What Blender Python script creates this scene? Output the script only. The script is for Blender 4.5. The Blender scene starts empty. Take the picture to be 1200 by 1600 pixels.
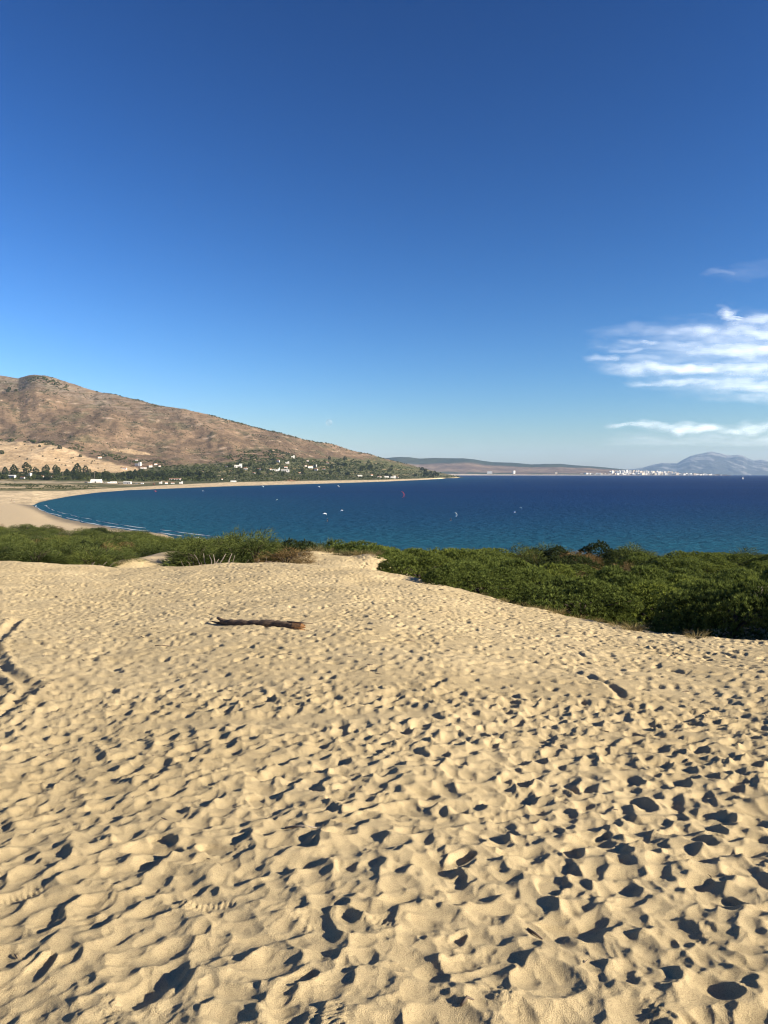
import bpy, math, random
import numpy as np
from mathutils import Vector, Matrix

random.seed(7)
rng = np.random.default_rng(7)
scene = bpy.context.scene
COL = scene.collection

# ------------------------------------------------------------------ camera
EYE = 30.0                    # eye height above the sea
EYE_SAND = 2.1
F = 1202.0                    # focal length in photo pixels (photo 1200 x 1600)
EYE_ROW = 738.8               # photo row of the eye level
PITCH = math.atan((800.0 - EYE_ROW) / F)
CP, SP = math.cos(PITCH), math.sin(PITCH)
EARTH = 7.4e6                 # earth radius with refraction

cam_d = bpy.data.cameras.new('camera')
cam = bpy.data.objects.new('camera', cam_d)
COL.objects.link(cam)
cam.location = (0, 0, EYE)
cam.rotation_euler = (math.pi / 2 - PITCH, 0, 0)
cam_d.sensor_fit = 'VERTICAL'
cam_d.sensor_height = 32.0
cam_d.lens = 32.0 * F / 1600.0
cam_d.clip_start = 0.1
cam_d.clip_end = 250000
scene.camera = cam

# ------------------------------------------------------------------ sky and sun
SUN_EL = math.radians(21.0)
SUN_AZ = math.radians(108.0)          # clockwise from the view direction (+Y)
world = bpy.data.worlds.new('World')
scene.world = world
world.use_nodes = True
wn, wl = world.node_tree.nodes, world.node_tree.links
wn.clear()
w_out = wn.new('ShaderNodeOutputWorld')
w_bg = wn.new('ShaderNodeBackground')
w_sky = wn.new('ShaderNodeTexSky')
w_sky.sky_type = 'NISHITA'
w_sky.sun_disc = False
w_sky.sun_elevation = SUN_EL
w_sky.sun_rotation = SUN_AZ
w_sky.altitude = 0
w_sky.air_density = 1.0
w_sky.dust_density = 0.4
w_sky.ozone_density = 3.0
w_bg.inputs['Strength'].default_value = 0.05
# the camera's deep colour rendering of the clear sky: one curve per channel, the same all round
w_sep = wn.new('ShaderNodeSeparateColor'); w_com = wn.new('ShaderNodeCombineColor')
wl.new(w_sky.outputs[0], w_sep.inputs[0])
for ch, (gain, power) in enumerate([(.134, 2.25), (.266, 1.78), (.375, 1.70)]):
    lim = wn.new('ShaderNodeMath'); lim.operation = 'MINIMUM'; lim.inputs[1].default_value = 8.0
    pw = wn.new('ShaderNodeMath'); pw.operation = 'POWER'; pw.inputs[1].default_value = power
    ml = wn.new('ShaderNodeMath'); ml.operation = 'MULTIPLY'; ml.inputs[1].default_value = gain
    wl.new(w_sep.outputs[ch], lim.inputs[0]); wl.new(lim.outputs[0], pw.inputs[0]); wl.new(pw.outputs[0], ml.inputs[0])
    wl.new(ml.outputs[0], w_com.inputs[ch])
wl.new(w_com.outputs[0], w_bg.inputs['Color'])
wl.new(w_bg.outputs[0], w_out.inputs['Surface'])

sun_d = bpy.data.lights.new('sun', 'SUN')
sun_d.energy = 5.0
sun_d.angle = math.radians(0.53)
sun_d.color = (1.0, 0.90, 0.73)
sun = bpy.data.objects.new('sun', sun_d)
COL.objects.link(sun)
SUN_DIR = Vector((math.sin(SUN_AZ) * math.cos(SUN_EL), math.cos(SUN_AZ) * math.cos(SUN_EL), math.sin(SUN_EL)))
sun.rotation_euler = SUN_DIR.to_track_quat('Z', 'Y').to_euler()

vs = scene.view_settings
vs.view_transform = 'Standard'
vs.look = 'None'
vs.exposure = 1.42
vs.gamma = 1.0
vs.use_curve_mapping = False
cy = scene.cycles
cy.use_denoising = True
cy.denoising_prefilter = 'ACCURATE'
cy.filter_width = 1.2
cy.max_bounces = 6
cy.diffuse_bounces = 3
cy.glossy_bounces = 2
cy.transmission_bounces = 2
cy.transparent_max_bounces = 12
cy.volume_bounces = 1
cy.caustics_reflective = False
cy.caustics_refractive = False
cy.sample_clamp_indirect = 4.0

# ------------------------------------------------------------------ pixel <-> ground helpers
def slope(py):                     # dz / dY of the sight line through photo row py
    v = 800.0 - np.asarray(py, float)
    return (v * CP - F * SP) / (F * CP + v * SP)

def tanu(px, py=740.0):            # dX / dY of the sight line
    v = 800.0 - np.asarray(py, float)
    return (np.asarray(px, float) - 600.0) / (F * CP + v * SP)

def zrow(Y, py):                   # world z on row py at forward distance Y
    return EYE + np.asarray(Y, float) * slope(py)

def sea_z(r):
    return -np.asarray(r, float) ** 2 / (2 * EARTH)

def sea_Y(py):                     # forward distance where row py meets the sea
    s = -float(slope(py))
    d = s * s - 2 * EYE / EARTH
    d = max(d, 0)
    return (s - math.sqrt(d)) * EARTH if EYE else 0

def pix(P):                        # world -> photo pixel
    x, y, z = P[..., 0], P[..., 1], P[..., 2] - EYE
    d = y * CP - z * SP
    return 600 + F * x / d, 800 - F * (y * SP + z * CP) / d

# ------------------------------------------------------------------ noise
_pr = np.random.default_rng(3)
_perm = np.concatenate([_pr.permutation(256)] * 3)
_ga = _pr.uniform(0, 2 * np.pi, 256)
_gx, _gy = np.cos(_ga), np.sin(_ga)

def noise(x, y):
    x = np.asarray(x, float); y = np.asarray(y, float)
    xi = np.floor(x).astype(np.int64); yi = np.floor(y).astype(np.int64)
    xf = x - xi; yf = y - yi
    u = xf * xf * xf * (xf * (xf * 6 - 15) + 10)
    v = yf * yf * yf * (yf * (yf * 6 - 15) + 10)
    def g(ix, iy, dx, dy):
        h = _perm[_perm[ix & 255] + (iy & 255)]
        return _gx[h] * dx + _gy[h] * dy
    a = g(xi, yi, xf, yf); b = g(xi + 1, yi, xf - 1, yf)
    c = g(xi, yi + 1, xf, yf - 1); d = g(xi + 1, yi + 1, xf - 1, yf - 1)
    return (a + (b - a) * u) * (1 - v) + (c + (d - c) * u) * v

def fbm(x, y, octaves=4, gain=0.5, seed=0.0):
    t = 0.0; amp = 1.0; f = 1.0
    for o in range(octaves):
        t = t + amp * noise(x * f + seed + 17.3 * o, y * f - seed * 1.7 + 9.1 * o)
        amp *= gain; f *= 2.03
    return t

def ridged(x, y, octaves=4, seed=0.0):
    t = 0.0; amp = 1.0; f = 1.0
    for o in range(octaves):
        t = t + amp * (1 - 2.2 * np.abs(noise(x * f + seed + 31 * o, y * f + seed * .3)))
        amp *= 0.5; f *= 2.1
    return t

def sstep(a, b, x):
    t = np.clip((x - a) / (b - a), 0, 1)
    return t * t * (3 - 2 * t)

# ------------------------------------------------------------------ mesh and material helpers
def mesh_np(name, verts, faces, smooth=True, attrs=None):
    """faces: (n,3) or (n,4) int array; attrs: {name: (kind, array)}"""
    verts = np.asarray(verts, np.float32); faces = np.asarray(faces, np.int32)
    me = bpy.data.meshes.new(name)
    k = faces.shape[1]
    me.vertices.add(len(verts)); me.vertices.foreach_set('co', verts.ravel())
    me.loops.add(faces.size); me.loops.foreach_set('vertex_index', faces.ravel())
    me.polygons.add(len(faces))
    me.polygons.foreach_set('loop_start', np.arange(0, faces.size, k, dtype=np.int32))
    if smooth:
        me.polygons.foreach_set('use_smooth', np.ones(len(faces), bool))
    for an, (kind, arr) in (attrs or {}).items():
        if kind == 'COLOR':
            a = me.color_attributes.new(an, 'FLOAT_COLOR', 'POINT')
            c = np.ones((len(verts), 4), np.float32); c[:, :arr.shape[1]] = arr
            a.data.foreach_set('color', c.ravel())
        else:
            a = me.attributes.new(an, 'FLOAT', 'POINT')
            a.data.foreach_set('value', np.asarray(arr, np.float32).ravel())
    me.update(calc_edges=True)
    return me

def grid_faces(nr, nc):
    i = np.arange(nr - 1)[:, None] * nc + np.arange(nc - 1)[None, :]
    i = i.ravel()
    return np.stack([i, i + 1, i + nc + 1, i + nc], 1)

def put(name, me, mat=None, parent=None, **props):
    o = bpy.data.objects.new(name, me)
    COL.objects.link(o)
    if mat is not None and me is not None and not me.materials:
        me.materials.append(mat)
    if parent is not None:
        o.parent = parent
    for k, v in props.items():
        if v is not None:
            o[k] = v
    return o

def thing(name, label, category, loc=(0, 0, 0), rz=0.0, scale=1.0, group=None):
    o = put(name, None, label=label, category=category, group=group)
    o.location = loc; o.rotation_euler = (0, 0, rz)
    o.scale = scale if hasattr(scale, '__len__') else (scale,) * 3
    return o

def copy_thing(root, loc, rz, scale, label, group, tilt=(0, 0)):
    r = root.copy(); COL.objects.link(r)
    r.location = loc; r.rotation_euler = (tilt[0], tilt[1], rz)
    r.scale = scale if hasattr(scale, '__len__') else (scale,) * 3
    r['label'] = label
    if group: r['group'] = group
    elif 'group' in r: del r['group']
    for ch in root.children:
        c = ch.copy(); COL.objects.link(c); c.parent = r
        for g in ch.children:
            d = g.copy(); COL.objects.link(d); d.parent = c
    return r

class NT:
    def __init__(self, name):
        self.m = bpy.data.materials.new(name); self.m.use_nodes = True
        self.t = self.m.node_tree; self.n = self.t.nodes; self.l = self.t.links
        self.bsdf = self.n['Principled BSDF']; self.out = self.n['Material Output']
    def new(self, kind, **kw):
        x = self.n.new(kind)
        for k, v in kw.items(): setattr(x, k, v)
        return x
    def link(self, a, b): self.l.new(a, b)
    def attr(self, name):
        return self.new('ShaderNodeAttribute', attribute_name=name)
    def noise(self, scale, detail=3, rough=0.55, coord=None, vscale=None):
        x = self.new('ShaderNodeTexNoise')
        x.inputs['Scale'].default_value = scale; x.inputs['Detail'].default_value = detail
        x.inputs['Roughness'].default_value = rough
        if coord is None:
            coord = self.new('ShaderNodeTexCoord').outputs['Object']
        if vscale:
            mp = self.new('ShaderNodeMapping'); mp.inputs['Scale'].default_value = vscale
            self.link(coord, mp.inputs['Vector']); coord = mp.outputs[0]
        self.link(coord, x.inputs['Vector'])
        return x
    def ramp(self, fac, stops):
        r = self.new('ShaderNodeValToRGB'); e = r.color_ramp.elements
        while len(e) < len(stops): e.new(0.5)
        for el, (p, c) in zip(e, stops):
            el.position = p
            el.color = (c, c, c, 1) if isinstance(c, (int, float)) else (*c, 1)
        self.link(fac, r.inputs['Fac'])
        return r
    def mix(self, fac, a, b, blend='MIX'):
        m = self.new('ShaderNodeMix', data_type='RGBA', blend_type=blend)
        for s, i in ((fac, 0), (a, 6), (b, 7)):
            if isinstance(s, (int, float)): m.inputs[i].default_value = s
            elif isinstance(s, tuple): m.inputs[i].default_value = (*s, 1)
            else: self.link(s, m.inputs[i])
        return m.outputs[2]
    def bump(self, height, strength, dist):
        b = self.new('ShaderNodeBump'); b.inputs['Strength'].default_value = strength
        b.inputs['Distance'].default_value = dist
        self.link(height, b.inputs['Height']); self.link(b.outputs[0], self.bsdf.inputs['Normal'])
        return b

def simple_mat(name, color, rough=0.8, nscale=None, amount=0.3, spec=0.2, metallic=0.0):
    k = NT(name); b = k.bsdf
    b.inputs['Roughness'].default_value = rough
    b.inputs['Specular IOR Level'].default_value = spec
    b.inputs['Metallic'].default_value = metallic
    if nscale:
        n = k.noise(nscale, 4, 0.6)
        lo = tuple(c * (1 - amount) for c in color); hi = tuple(min(c * (1 + amount), 1) for c in color)
        k.link(k.ramp(n.outputs['Fac'], [(0.3, lo), (0.7, hi)]).outputs[0], b.inputs['Base Color'])
    else:
        b.inputs['Base Color'].default_value = (*color, 1)
    return k.m

# ------------------------------------------------------------------ geometry bits
def tube(points, radii, sides=8, jitter=0.0, cap=True):
    P = np.asarray(points, float); R = np.asarray(radii, float); n = len(P)
    T = np.gradient(P, axis=0); T /= np.linalg.norm(T, axis=1)[:, None] + 1e-9
    up = np.array([0, 0, 1.0]) if abs(T[0, 2]) < 0.9 else np.array([1.0, 0, 0])
    A = np.cross(T, up); A /= np.linalg.norm(A, axis=1)[:, None] + 1e-9
    B = np.cross(T, A)
    th = np.arange(sides) * 2 * np.pi / sides
    rr = R[:, None] * (1 + jitter * rng.uniform(-1, 1, (n, sides)))
    V = P[:, None, :] + rr[..., None] * (np.cos(th)[None, :, None] * A[:, None, :] + np.sin(th)[None, :, None] * B[:, None, :])
    V = V.reshape(-1, 3)
    fs = []
    for i in range(n - 1):
        for j in range(sides):
            a = i * sides + j; b = i * sides + (j + 1) % sides
            fs.append((a, b, b + sides, a + sides))
    if cap:
        V = np.vstack([V, P[0], P[-1]])
        for j in range(sides):
            fs.append(((j + 1) % sides, j, n * sides, n * sides))
            k = (n - 1) * sides
            fs.append((k + j, k + (j + 1) % sides, n * sides + 1, n * sides + 1))
    return V, fs

class MB:
    """collects shapes into one mesh"""
    def __init__(self): self.v = []; self.f = []; self.n = 0
    def add(self, V, fs):
        for f in fs:
            g = []
            for i in f:
                if i + self.n not in g: g.append(i + self.n)
            self.f.append(tuple(g))
        self.v.extend(map(tuple, V)); self.n += len(V)
        return self
    def tube(self, pts, rad, sides=8, jitter=0.0): return self.add(*tube(pts, rad, sides, jitter))
    def box(self, x0, x1, y0, y1, z0, z1):
        V = [(x, y, z) for z in (z0, z1) for y in (y0, y1) for x in (x0, x1)]
        return self.add(V, [(0, 2, 3, 1), (4, 5, 7, 6), (0, 1, 5, 4), (2, 6, 7, 3), (0, 4, 6, 2), (1, 3, 7, 5)])
    def mesh(self, name, smooth=False):
        me = bpy.data.meshes.new(name); me.from_pydata([tuple(map(float, v)) for v in self.v], [], self.f)
        if smooth: me.polygons.foreach_set('use_smooth', np.ones(len(me.polygons), bool))
        me.update(); return me

# ================================================================== GROUND SHAPE
# sand edge: photo column, row and distance of the crest
EDGE = np.array([(-500, 862, 50), (-200, 868, 48), (0, 876, 46), (100, 883, 46), (180, 887, 46), (300, 885, 45), (420, 879, 45),
                 (455, 884, 44), (540, 884, 43), (620, 898, 41), (700, 912, 38), (760, 935, 34), (850, 958, 30),
                 (940, 975, 27), (1000, 987, 25), (1100, 1000, 23), (1200, 1003, 22), (1500, 1010, 20)], float)
def _smooth_table(xs, cols, n=500, sig=9):
    x = np.linspace(xs[0], xs[-1], n); out = []
    kk = np.exp(-.5 * (np.arange(-3 * sig, 3 * sig + 1) / sig) ** 2); kk /= kk.sum()
    for c in cols: out.append(np.convolve(np.pad(np.interp(x, xs, c), 3 * sig, mode='edge'), kk, 'valid'))
    return x, out
_ex, (_er, _ed) = _smooth_table(tanu(EDGE[:, 0], EDGE[:, 1]), [EDGE[:, 1], EDGE[:, 2]])
EU, EDGE = _ex, np.stack([_ex, _er, _ed], 1)
NY = np.array([70, 100, 150, 220, 300, 400, 520, 716.0])
def _r(Y, row): return float(zrow(Y, row))
NEAR = {  # column: drop at D+7 below crest sight row, then z at NY
    -500: (8, 884, 870, 857, 846, 831, 2.6, 2.4, 2.0),
    0:    (8, 888, 873, 859, 847, 831, 2.4, 2.0, 1.6),
    52:   (8, 890, 875, 861, 848, 832, 2.0, 1.8, 0.2),
    75:   (8, 891, 876, 862, 849, 832, 1.8, 0.6, -2),
    110:  (8, 891, 877, 863, 849, 833, 1.5, -0.5, -3),
    150:  (8, 892, 878, 864, 850, 833, 0.8, -1.5, -4),
    235:  (6, 890, 878, 865, 850, 3.6, -0.5, -2.5, -4),
    300:  (6, 887, 876, 867, 862, -0.6, -1.5, -3, -4),
    480:  (8, 888, 882, 876, 880, -1.0, -1.5, -3, -4),
    650:  (10, 915, 905, 888, 0.8, -1.2, -2, -3, -4),
    800:  (8, 938, 908, 882, 0.8, -1.2, -2, -3, -4),
    1100: (4, 962, 916, 884, 0.8, -1.2, -2, -3, -4),
    1500: (4, 966, 918, 886, 0.8, -1.2, -2, -3, -4)}
NPX = np.array(sorted(NEAR)); NU = tanu(NPX, 870.0)
NDROP = np.array([NEAR[p][0] for p in NPX], float)
NZ = np.array([[(_r(Y, v) if v > 100 else v) for Y, v in zip(NY, NEAR[p][1:])] for p in NPX])
_nx, _nc = _smooth_table(NU, [NDROP] + [NZ[:, i] for i in range(NZ.shape[1])], 700, 4)
NU, NDROP, NZ = _nx, _nc[0], np.stack(_nc[1:], 1)
# soft mounds beyond the crest: column, row of the top, distance, half width X, half depth Y
MOUNDS = [(578, 868, 52, 2.6, 3.5), (490, 864, 54, 2.8, 4.5), (535, 874, 51, 1.8, 3.0), (280, 860, 64, 4.0, 5.0), (210, 872, 58, 2.2, 3.5),
          (1175, 978, 27.5, 2.2, 2.0)]

def ground(X, Y):
    X = np.asarray(X, float); Y = np.asarray(Y, float)
    X, Y = np.broadcast_arrays(X, Y)
    u = X / np.maximum(Y, 7.0)
    u = np.clip(u, -0.95, 0.75)
    D = np.interp(u, EU, EDGE[:, 2]); er = np.interp(u, EU, EDGE[:, 1])
    zD = EYE + D * slope(er)
    s = np.interp(u, [-0.95, -0.4, 0.0, 0.4, .75], [0.12, 0.12, 0.115, 0.125, .13])
    k = (EYE - zD - EYE_SAND - s * D) / D ** 2
    Yc = np.minimum(Y, D)
    z = EYE - EYE_SAND - s * Yc - k * np.maximum(Yc, 0) * Yc
    # beyond the crest
    cols = [zD, EYE + (D + 7) * slope(er + np.interp(u, NU, NDROP))] + [np.interp(u, NU, NZ[:, i]) for i in range(len(NY))]
    ys = [D, D + 7] + [np.full_like(D, y) for y in NY]
    zb = np.array(cols[-1])
    for i in range(len(ys) - 1):
        t = np.clip((Y - ys[i]) / (ys[i + 1] - ys[i]), 0, 1)
        seg = cols[i] + (cols[i + 1] - cols[i]) * t
        sel = (Y >= ys[i]) & (Y < ys[i + 1])
        zb = np.where(sel, seg, zb)
    z = np.where(Y > D, zb, z)
    for (px, py, yy, hx, hy) in MOUNDS:
        cx = float(tanu(px, py)) * yy
        top = float(zrow(yy, py))
        w = np.exp(-((X - cx) / hx) ** 2 - ((Y - yy) / hy) ** 2)
        z = z + np.maximum(top - z, 0) * w
    far = sstep(8, 60, Y)
    z = z + far * (0.35 * fbm(X / 11, Y / 11, 3, seed=4) + 0.12 * fbm(X / 3, Y / 3, 2, seed=8)) * (1 - sstep(330, 420, Y) * .7)
    return z

def near_point(px, py, y0=2.0, y1=700.0):
    u = float(tanu(px, py)); s = float(slope(py))
    Y = np.geomspace(y0, y1, 3000)
    d = EYE + s * Y - ground(u * Y, Y)
    i = int(np.argmax(d <= 0)) if (d <= 0).any() else len(Y) - 1
    return np.array([u * Y[i], Y[i], float(ground(u * Y[i], Y[i]))])

# ================================================================== SAND with footprints
def blur(a, sig):
    r = int(max(1, round(sig * 2.5))); k = np.exp(-0.5 * (np.arange(-r, r + 1) / sig) ** 2); k /= k.sum()
    for ax in (0, 1):
        pads = [(r, r) if i == ax else (0, 0) for i in range(2)]
        p = np.pad(a, pads, mode='edge'); o = np.zeros_like(a)
        for i, w in enumerate(k):
            sl = [slice(None)] * 2; sl[ax] = slice(i, i + a.shape[ax]); o += w * p[tuple(sl)]
        a = o
    return a

def relax(h, cell, tanmax, n):
    lim = tanmax * cell
    for _ in range(n):
        for ax in (0, 1):
            d = np.diff(h, axis=ax)
            m = np.sign(d) * np.maximum(np.abs(d) - lim, 0) * 0.25
            if ax == 0: h[:-1] += m; h[1:] -= m
            else: h[:, :-1] += m; h[:, 1:] -= m
    return h

class HMap:
    def __init__(self, x0, x1, y0, y1, cell):
        self.x0, self.y0, self.c = x0, y0, cell
        self.nx = int((x1 - x0) / cell); self.ny = int((y1 - y0) / cell)
        self.X = x0 + np.arange(self.nx) * cell; self.Y = y0 + np.arange(self.ny) * cell
        gx, gy = np.meshgrid(self.X, self.Y)
        ra, rb = gx * .94 - gy * .34, gx * .34 + gy * .94
        self.h = 0.075 * fbm(gx / 2.3, gy / 2.3, 2, seed=2) + 0.022 * fbm(ra / .62, rb / .27, 3, seed=5)
        self.gx, self.gy = gx, gy
    def stamp(self, x, y, ang, L, W, depth, rim, tilt, shape, edge):
        r = max(L, W) * 2.1
        i0 = max(int((x - r - self.x0) / self.c), 0); i1 = min(int((x + r - self.x0) / self.c) + 1, self.nx)
        j0 = max(int((y - r - self.y0) / self.c), 0); j1 = min(int((y + r - self.y0) / self.c) + 1, self.ny)
        if i1 - i0 < 3 or j1 - j0 < 3: return
        gx = self.gx[j0:j1, i0:i1] - x; gy = self.gy[j0:j1, i0:i1] - y
        ca, sa = math.cos(ang), math.sin(ang)
        a = gx * ca + gy * sa; b = -gx * sa + gy * ca
        W2 = W * (1 + 0.22 * a / L)                       # ball of the foot wider than the heel
        d = (np.abs(a / L) ** shape + np.abs(b / W2) ** shape) ** (1 / shape)
        h = self.h[j0:j1, i0:i1]
        core = d < 0.8
        base = h[core].mean() if core.any() else h.mean()
        if edge < 0:                                      # worn print: a broad bowl with a sharp lip
            d2 = (a / L) ** 2 + (b / W2) ** 2
            bowl = base + .25 * depth - depth * (1 + tilt * a / L) + depth * 1.15 * d2
            k_ = .10 * depth
            e_ = np.clip(.5 + .5 * (h - bowl) / k_, 0, 1)
            hn = h * (1 - e_) + bowl * e_ - k_ * e_ * (1 - e_)
            hn = np.minimum(hn, h)
            hn += rim * (.6 - .4 * np.clip(a / L, -1, 1)) * np.exp(-((np.sqrt(d2) - 1.25) / .22) ** 2)
            self.h[j0:j1, i0:i1] = hn
            return
        m = sstep(1.1, 1.1 - edge, d)
        floor = base - depth * (0.75 + tilt * a / L) + 0.25 * depth * np.minimum(d, 1) ** 2
        push = 0.65 + 0.35 * (-a / L).clip(-1, 1)
        hn = h * (1 - m) + np.minimum(floor, h + 0.01) * m
        hn += rim * push * np.exp(-((d - 1.28) / 0.2) ** 2)
        self.h[j0:j1, i0:i1] = hn
    def sample(self, x, y):
        fx = np.clip((x - self.x0) / self.c, 0, self.nx - 1.001); fy = np.clip((y - self.y0) / self.c, 0, self.ny - 1.001)
        i = fx.astype(int); j = fy.astype(int); tx = fx - i; ty = fy - j; h = self.h
        return (h[j, i] * (1 - tx) + h[j, i + 1] * tx) * (1 - ty) + (h[j + 1, i] * (1 - tx) + h[j + 1, i + 1] * tx) * ty

A = HMap(-8.0, 8.0, 0.6, 13.2, 0.011)
B = HMap(-34.0, 34.0, -7.0, 58.0, 0.045)

def inside(m, x, y):
    return m.x0 < x < m.x0 + m.nx * m.c and m.y0 < y < m.y0 + m.ny * m.c

def make_prints(n_rand, n_trails, fresh):
    out = []
    def one(x, y, ang):
        worn = random.random() > (.08 if fresh else .0)
        right = min(max(x / max(y, 3) + .3, 0), 1)
        far_ = .78 + .22 * min(max(y - 3, 0) / 6, 1) + .9 * min(max(y - 9, 0) / 10, 1)
        if worn:
            W = random.uniform(.052, .112); L = W * random.uniform(1.25, 2.2)
            dep = W * random.uniform(.33, .56) * (.85 + .25 * right) * far_
            out.append((x, y, ang, L, W, dep, dep * random.uniform(.12, .34), random.uniform(-.1, .35), 2.0, -1))
        else:
            L = random.uniform(.085, .15); W = L * random.uniform(.4, .62)
            dep = random.uniform(.030, .062) * (.7 + .5 * right) * far_
            out.append((x, y, ang, L, W, dep, dep * random.uniform(.15, .4), random.uniform(-.1, .35),
                        random.uniform(2.0, 2.9), random.uniform(.22, .45) if fresh else random.uniform(.35, .65)))
    for q in range(n_rand + n_rand // 4):
        y = 58 * math.sqrt(random.random()) - 3 if q < n_rand else random.uniform(1.5, 12)
        x = random.uniform(-.72, .72) * max(y, 3.5)
        one(x, y, random.choice([1, 1, 1, 0]) * random.gauss(math.pi / 2, .5) + random.uniform(-.9, .9))
    for _ in range(n_trails):
        y = random.uniform(-5, 50); x = random.uniform(-.8, .8) * max(y, 5)
        ang = random.choice([math.pi / 2, -math.pi / 2, random.uniform(0, 6.28)]) + random.gauss(0, .35)
        side = 1
        for k in range(random.randint(12, 45)):
            ang += random.gauss(0, .05); side = -side
            x += math.cos(ang) * random.uniform(.52, .72); y += math.sin(ang) * random.uniform(.52, .72)
            one(x - math.sin(ang) * .11 * side + random.gauss(0, .02), y + math.cos(ang) * .11 * side, ang + random.gauss(0, .15))
    random.shuffle(out)
    return out

def do_prints(ps):
    for p in ps:
        if inside(A, p[0], p[1]): A.stamp(*p)
        B.stamp(*p)

do_prints(make_prints(10500, 200, False))
A.h = blur(A.h, .9); B.h = blur(B.h, 0.5)
for m_ in (A, B):
    ra, rb = m_.gx * .94 - m_.gy * .34, m_.gx * .34 + m_.gy * .94
    m_.h += .010 * ridged(ra / .55, rb / .24, 2, seed=15) * sstep(-.3, .3, fbm(m_.gx / 1.6, m_.gy / 1.6, 2, seed=44))
do_prints(make_prints(6500, 130, False))
A.h = blur(A.h, .5)
def furrow(pts, width, depth, berm):
    """a long drag mark pressed into the sand"""
    P = np.asarray(pts, float)
    for m in (A, B):
        d = np.full(m.h.shape, 1e9); sg = np.zeros(m.h.shape)
        for a, b in zip(P[:-1], P[1:]):
            ab = b - a; t = np.clip(((m.gx - a[0]) * ab[0] + (m.gy - a[1]) * ab[1]) / (ab @ ab), 0, 1)
            dx = m.gx - a[0] - t * ab[0]; dy = m.gy - a[1] - t * ab[1]
            dd = np.hypot(dx, dy); d = np.minimum(d, dd)
        d = d * (1 + 0.35 * fbm(m.gx / .8, m.gy / .8, 2, seed=12))
        w = np.exp(-(d / width) ** 2)
        m.h = m.h * (1 - 0.8 * w) - depth * w + berm * np.exp(-((d - 1.7 * width) / (.6 * width)) ** 2)

def pt(px, py):
    p = near_point(px, py); return (p[0], p[1])
furrow([pt(-40, 1150), pt(20, 1100), pt(45, 1070), pt(5, 1050), pt(-15, 1010), pt(28, 970)], .13, .055, .035)
furrow([pt(10, 1160), pt(-30, 1120), pt(8, 1080), pt(-20, 1045)], .10, .045, .03)
furrow([pt(830, 1037), pt(900, 1052), pt(950, 1070), pt(975, 1095)], .07, .03, .015)
do_prints(make_prints(3200, 70, True))
# small scuffs and paw marks
for _ in range(1500):
    y = random.uniform(1.6, 12.5); x = random.uniform(-.62, .62) * max(y, 2.5)
    W = random.uniform(.014, .04); A.stamp(x, y, random.gauss(.5, .9), W * random.uniform(1.1, 2.6), W, W * random.uniform(.12, .26), W * .06, random.uniform(-.2, .3), 2.0, -1)
furrow([pt(250, 1133), pt(440, 1128), pt(540, 1122), pt(650, 1118)], .26, .016, .016)
A.h -= A.h.mean() - .02; B.h -= B.h.mean() - .02
A.h = relax(A.h, A.c, 1.1, 4); B.h = relax(B.h, B.c, 1.0, 2)
# crisp sole patterns and ripples on the near sand
rip = fbm(A.gx / .11, A.gy / .11, 4, gain=.6, seed=21) * 0.0045 + fbm(A.gx / .03, A.gy / .03, 2, seed=3) * .0016
A.h += rip
for _ in range(60):
    y = random.uniform(2.2, 9); x = random.uniform(-.5, .45) * y
    ang = random.gauss(math.pi / 2, .7)
    ca, sa = math.cos(ang), math.sin(ang)
    i0 = int((x - .2 - A.x0) / A.c); j0 = int((y - .2 - A.y0) / A.c); n = int(.4 / A.c)
    gx = A.gx[j0:j0 + n, i0:i0 + n] - x; gy = A.gy[j0:j0 + n, i0:i0 + n] - y
    a = gx * ca + gy * sa; b = -gx * sa + gy * ca
    m = sstep(1.1, .8, (np.abs(a / .14) ** 2.6 + np.abs(b / .05) ** 2.6) ** (1 / 2.6))
    A.h[j0:j0 + n, i0:i0 + n] += m * .0028 * np.sign(np.sin(a * 190) + .8 * np.sin(b * 120 + a * 60))

def sand_h(x, y):
    hb = B.sample(x, y); ha = A.sample(x, y)
    w = sstep(13.0, 10.5, y) * sstep(7.8, 6.8, np.abs(x)) * sstep(.65, 1.0, y)
    return hb * (1 - w) + ha * w

def crestD(u): return np.interp(u, EU, EDGE[:, 2])

def sand_patch(uarr, Yarr):
    nu = len(uarr)
    U = np.broadcast_to(uarr[None, :], (len(Yarr), nu))
    # rows follow the crest line so that every column ends just beyond it
    Dd = crestD(uarr)[None, :]
    t = (Yarr[:, None] - Yarr[0]) / (Yarr[-1] - Yarr[0])
    Yv = Yarr[:, None] * (1 + (((Dd + 16) / Yarr[-1]) - 1) * sstep(.05, 1, t))
    X = U * Yv
    over = sstep(Dd + 12, Dd + 16, Yv)
    Z = ground(X, Yv) + sand_h(X, Yv) - 0.6 * over
    return np.stack([X, Yv, Z], -1)

Ys = [1.9]
while Ys[-1] < 57.0:
    y = Ys[-1]; Ys.append(y + min(1.45 * y * y / (1202 * EYE_SAND), 0.10))
Ys = np.array(Ys)
V1 = sand_patch(np.linspace(-.585, .585, 940), Ys)
side_Y = np.concatenate([np.arange(1.9, 12, .06), np.geomspace(12, 57, 120)])
V2 = sand_patch(np.linspace(-1.5, -.585, 110), side_Y)
V3 = sand_patch(np.linspace(.585, 1.5, 110), side_Y)
gx, gy = np.meshgrid(np.arange(-12, 12.01, .1), np.arange(-6.5, 2.15, .1))
V4 = np.stack([gx, gy, ground(gx, gy) + sand_h(gx, gy) - .012 - .2 * sstep(1.9, 2.1, gy)], -1)
vv, ff, off = [], [], 0
for V in (V1, V2, V3, V4):
    vv.append(V.reshape(-1, 3)); ff.append(grid_faces(V.shape[0], V.shape[1]) + off); off += V.shape[0] * V.shape[1]
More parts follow.
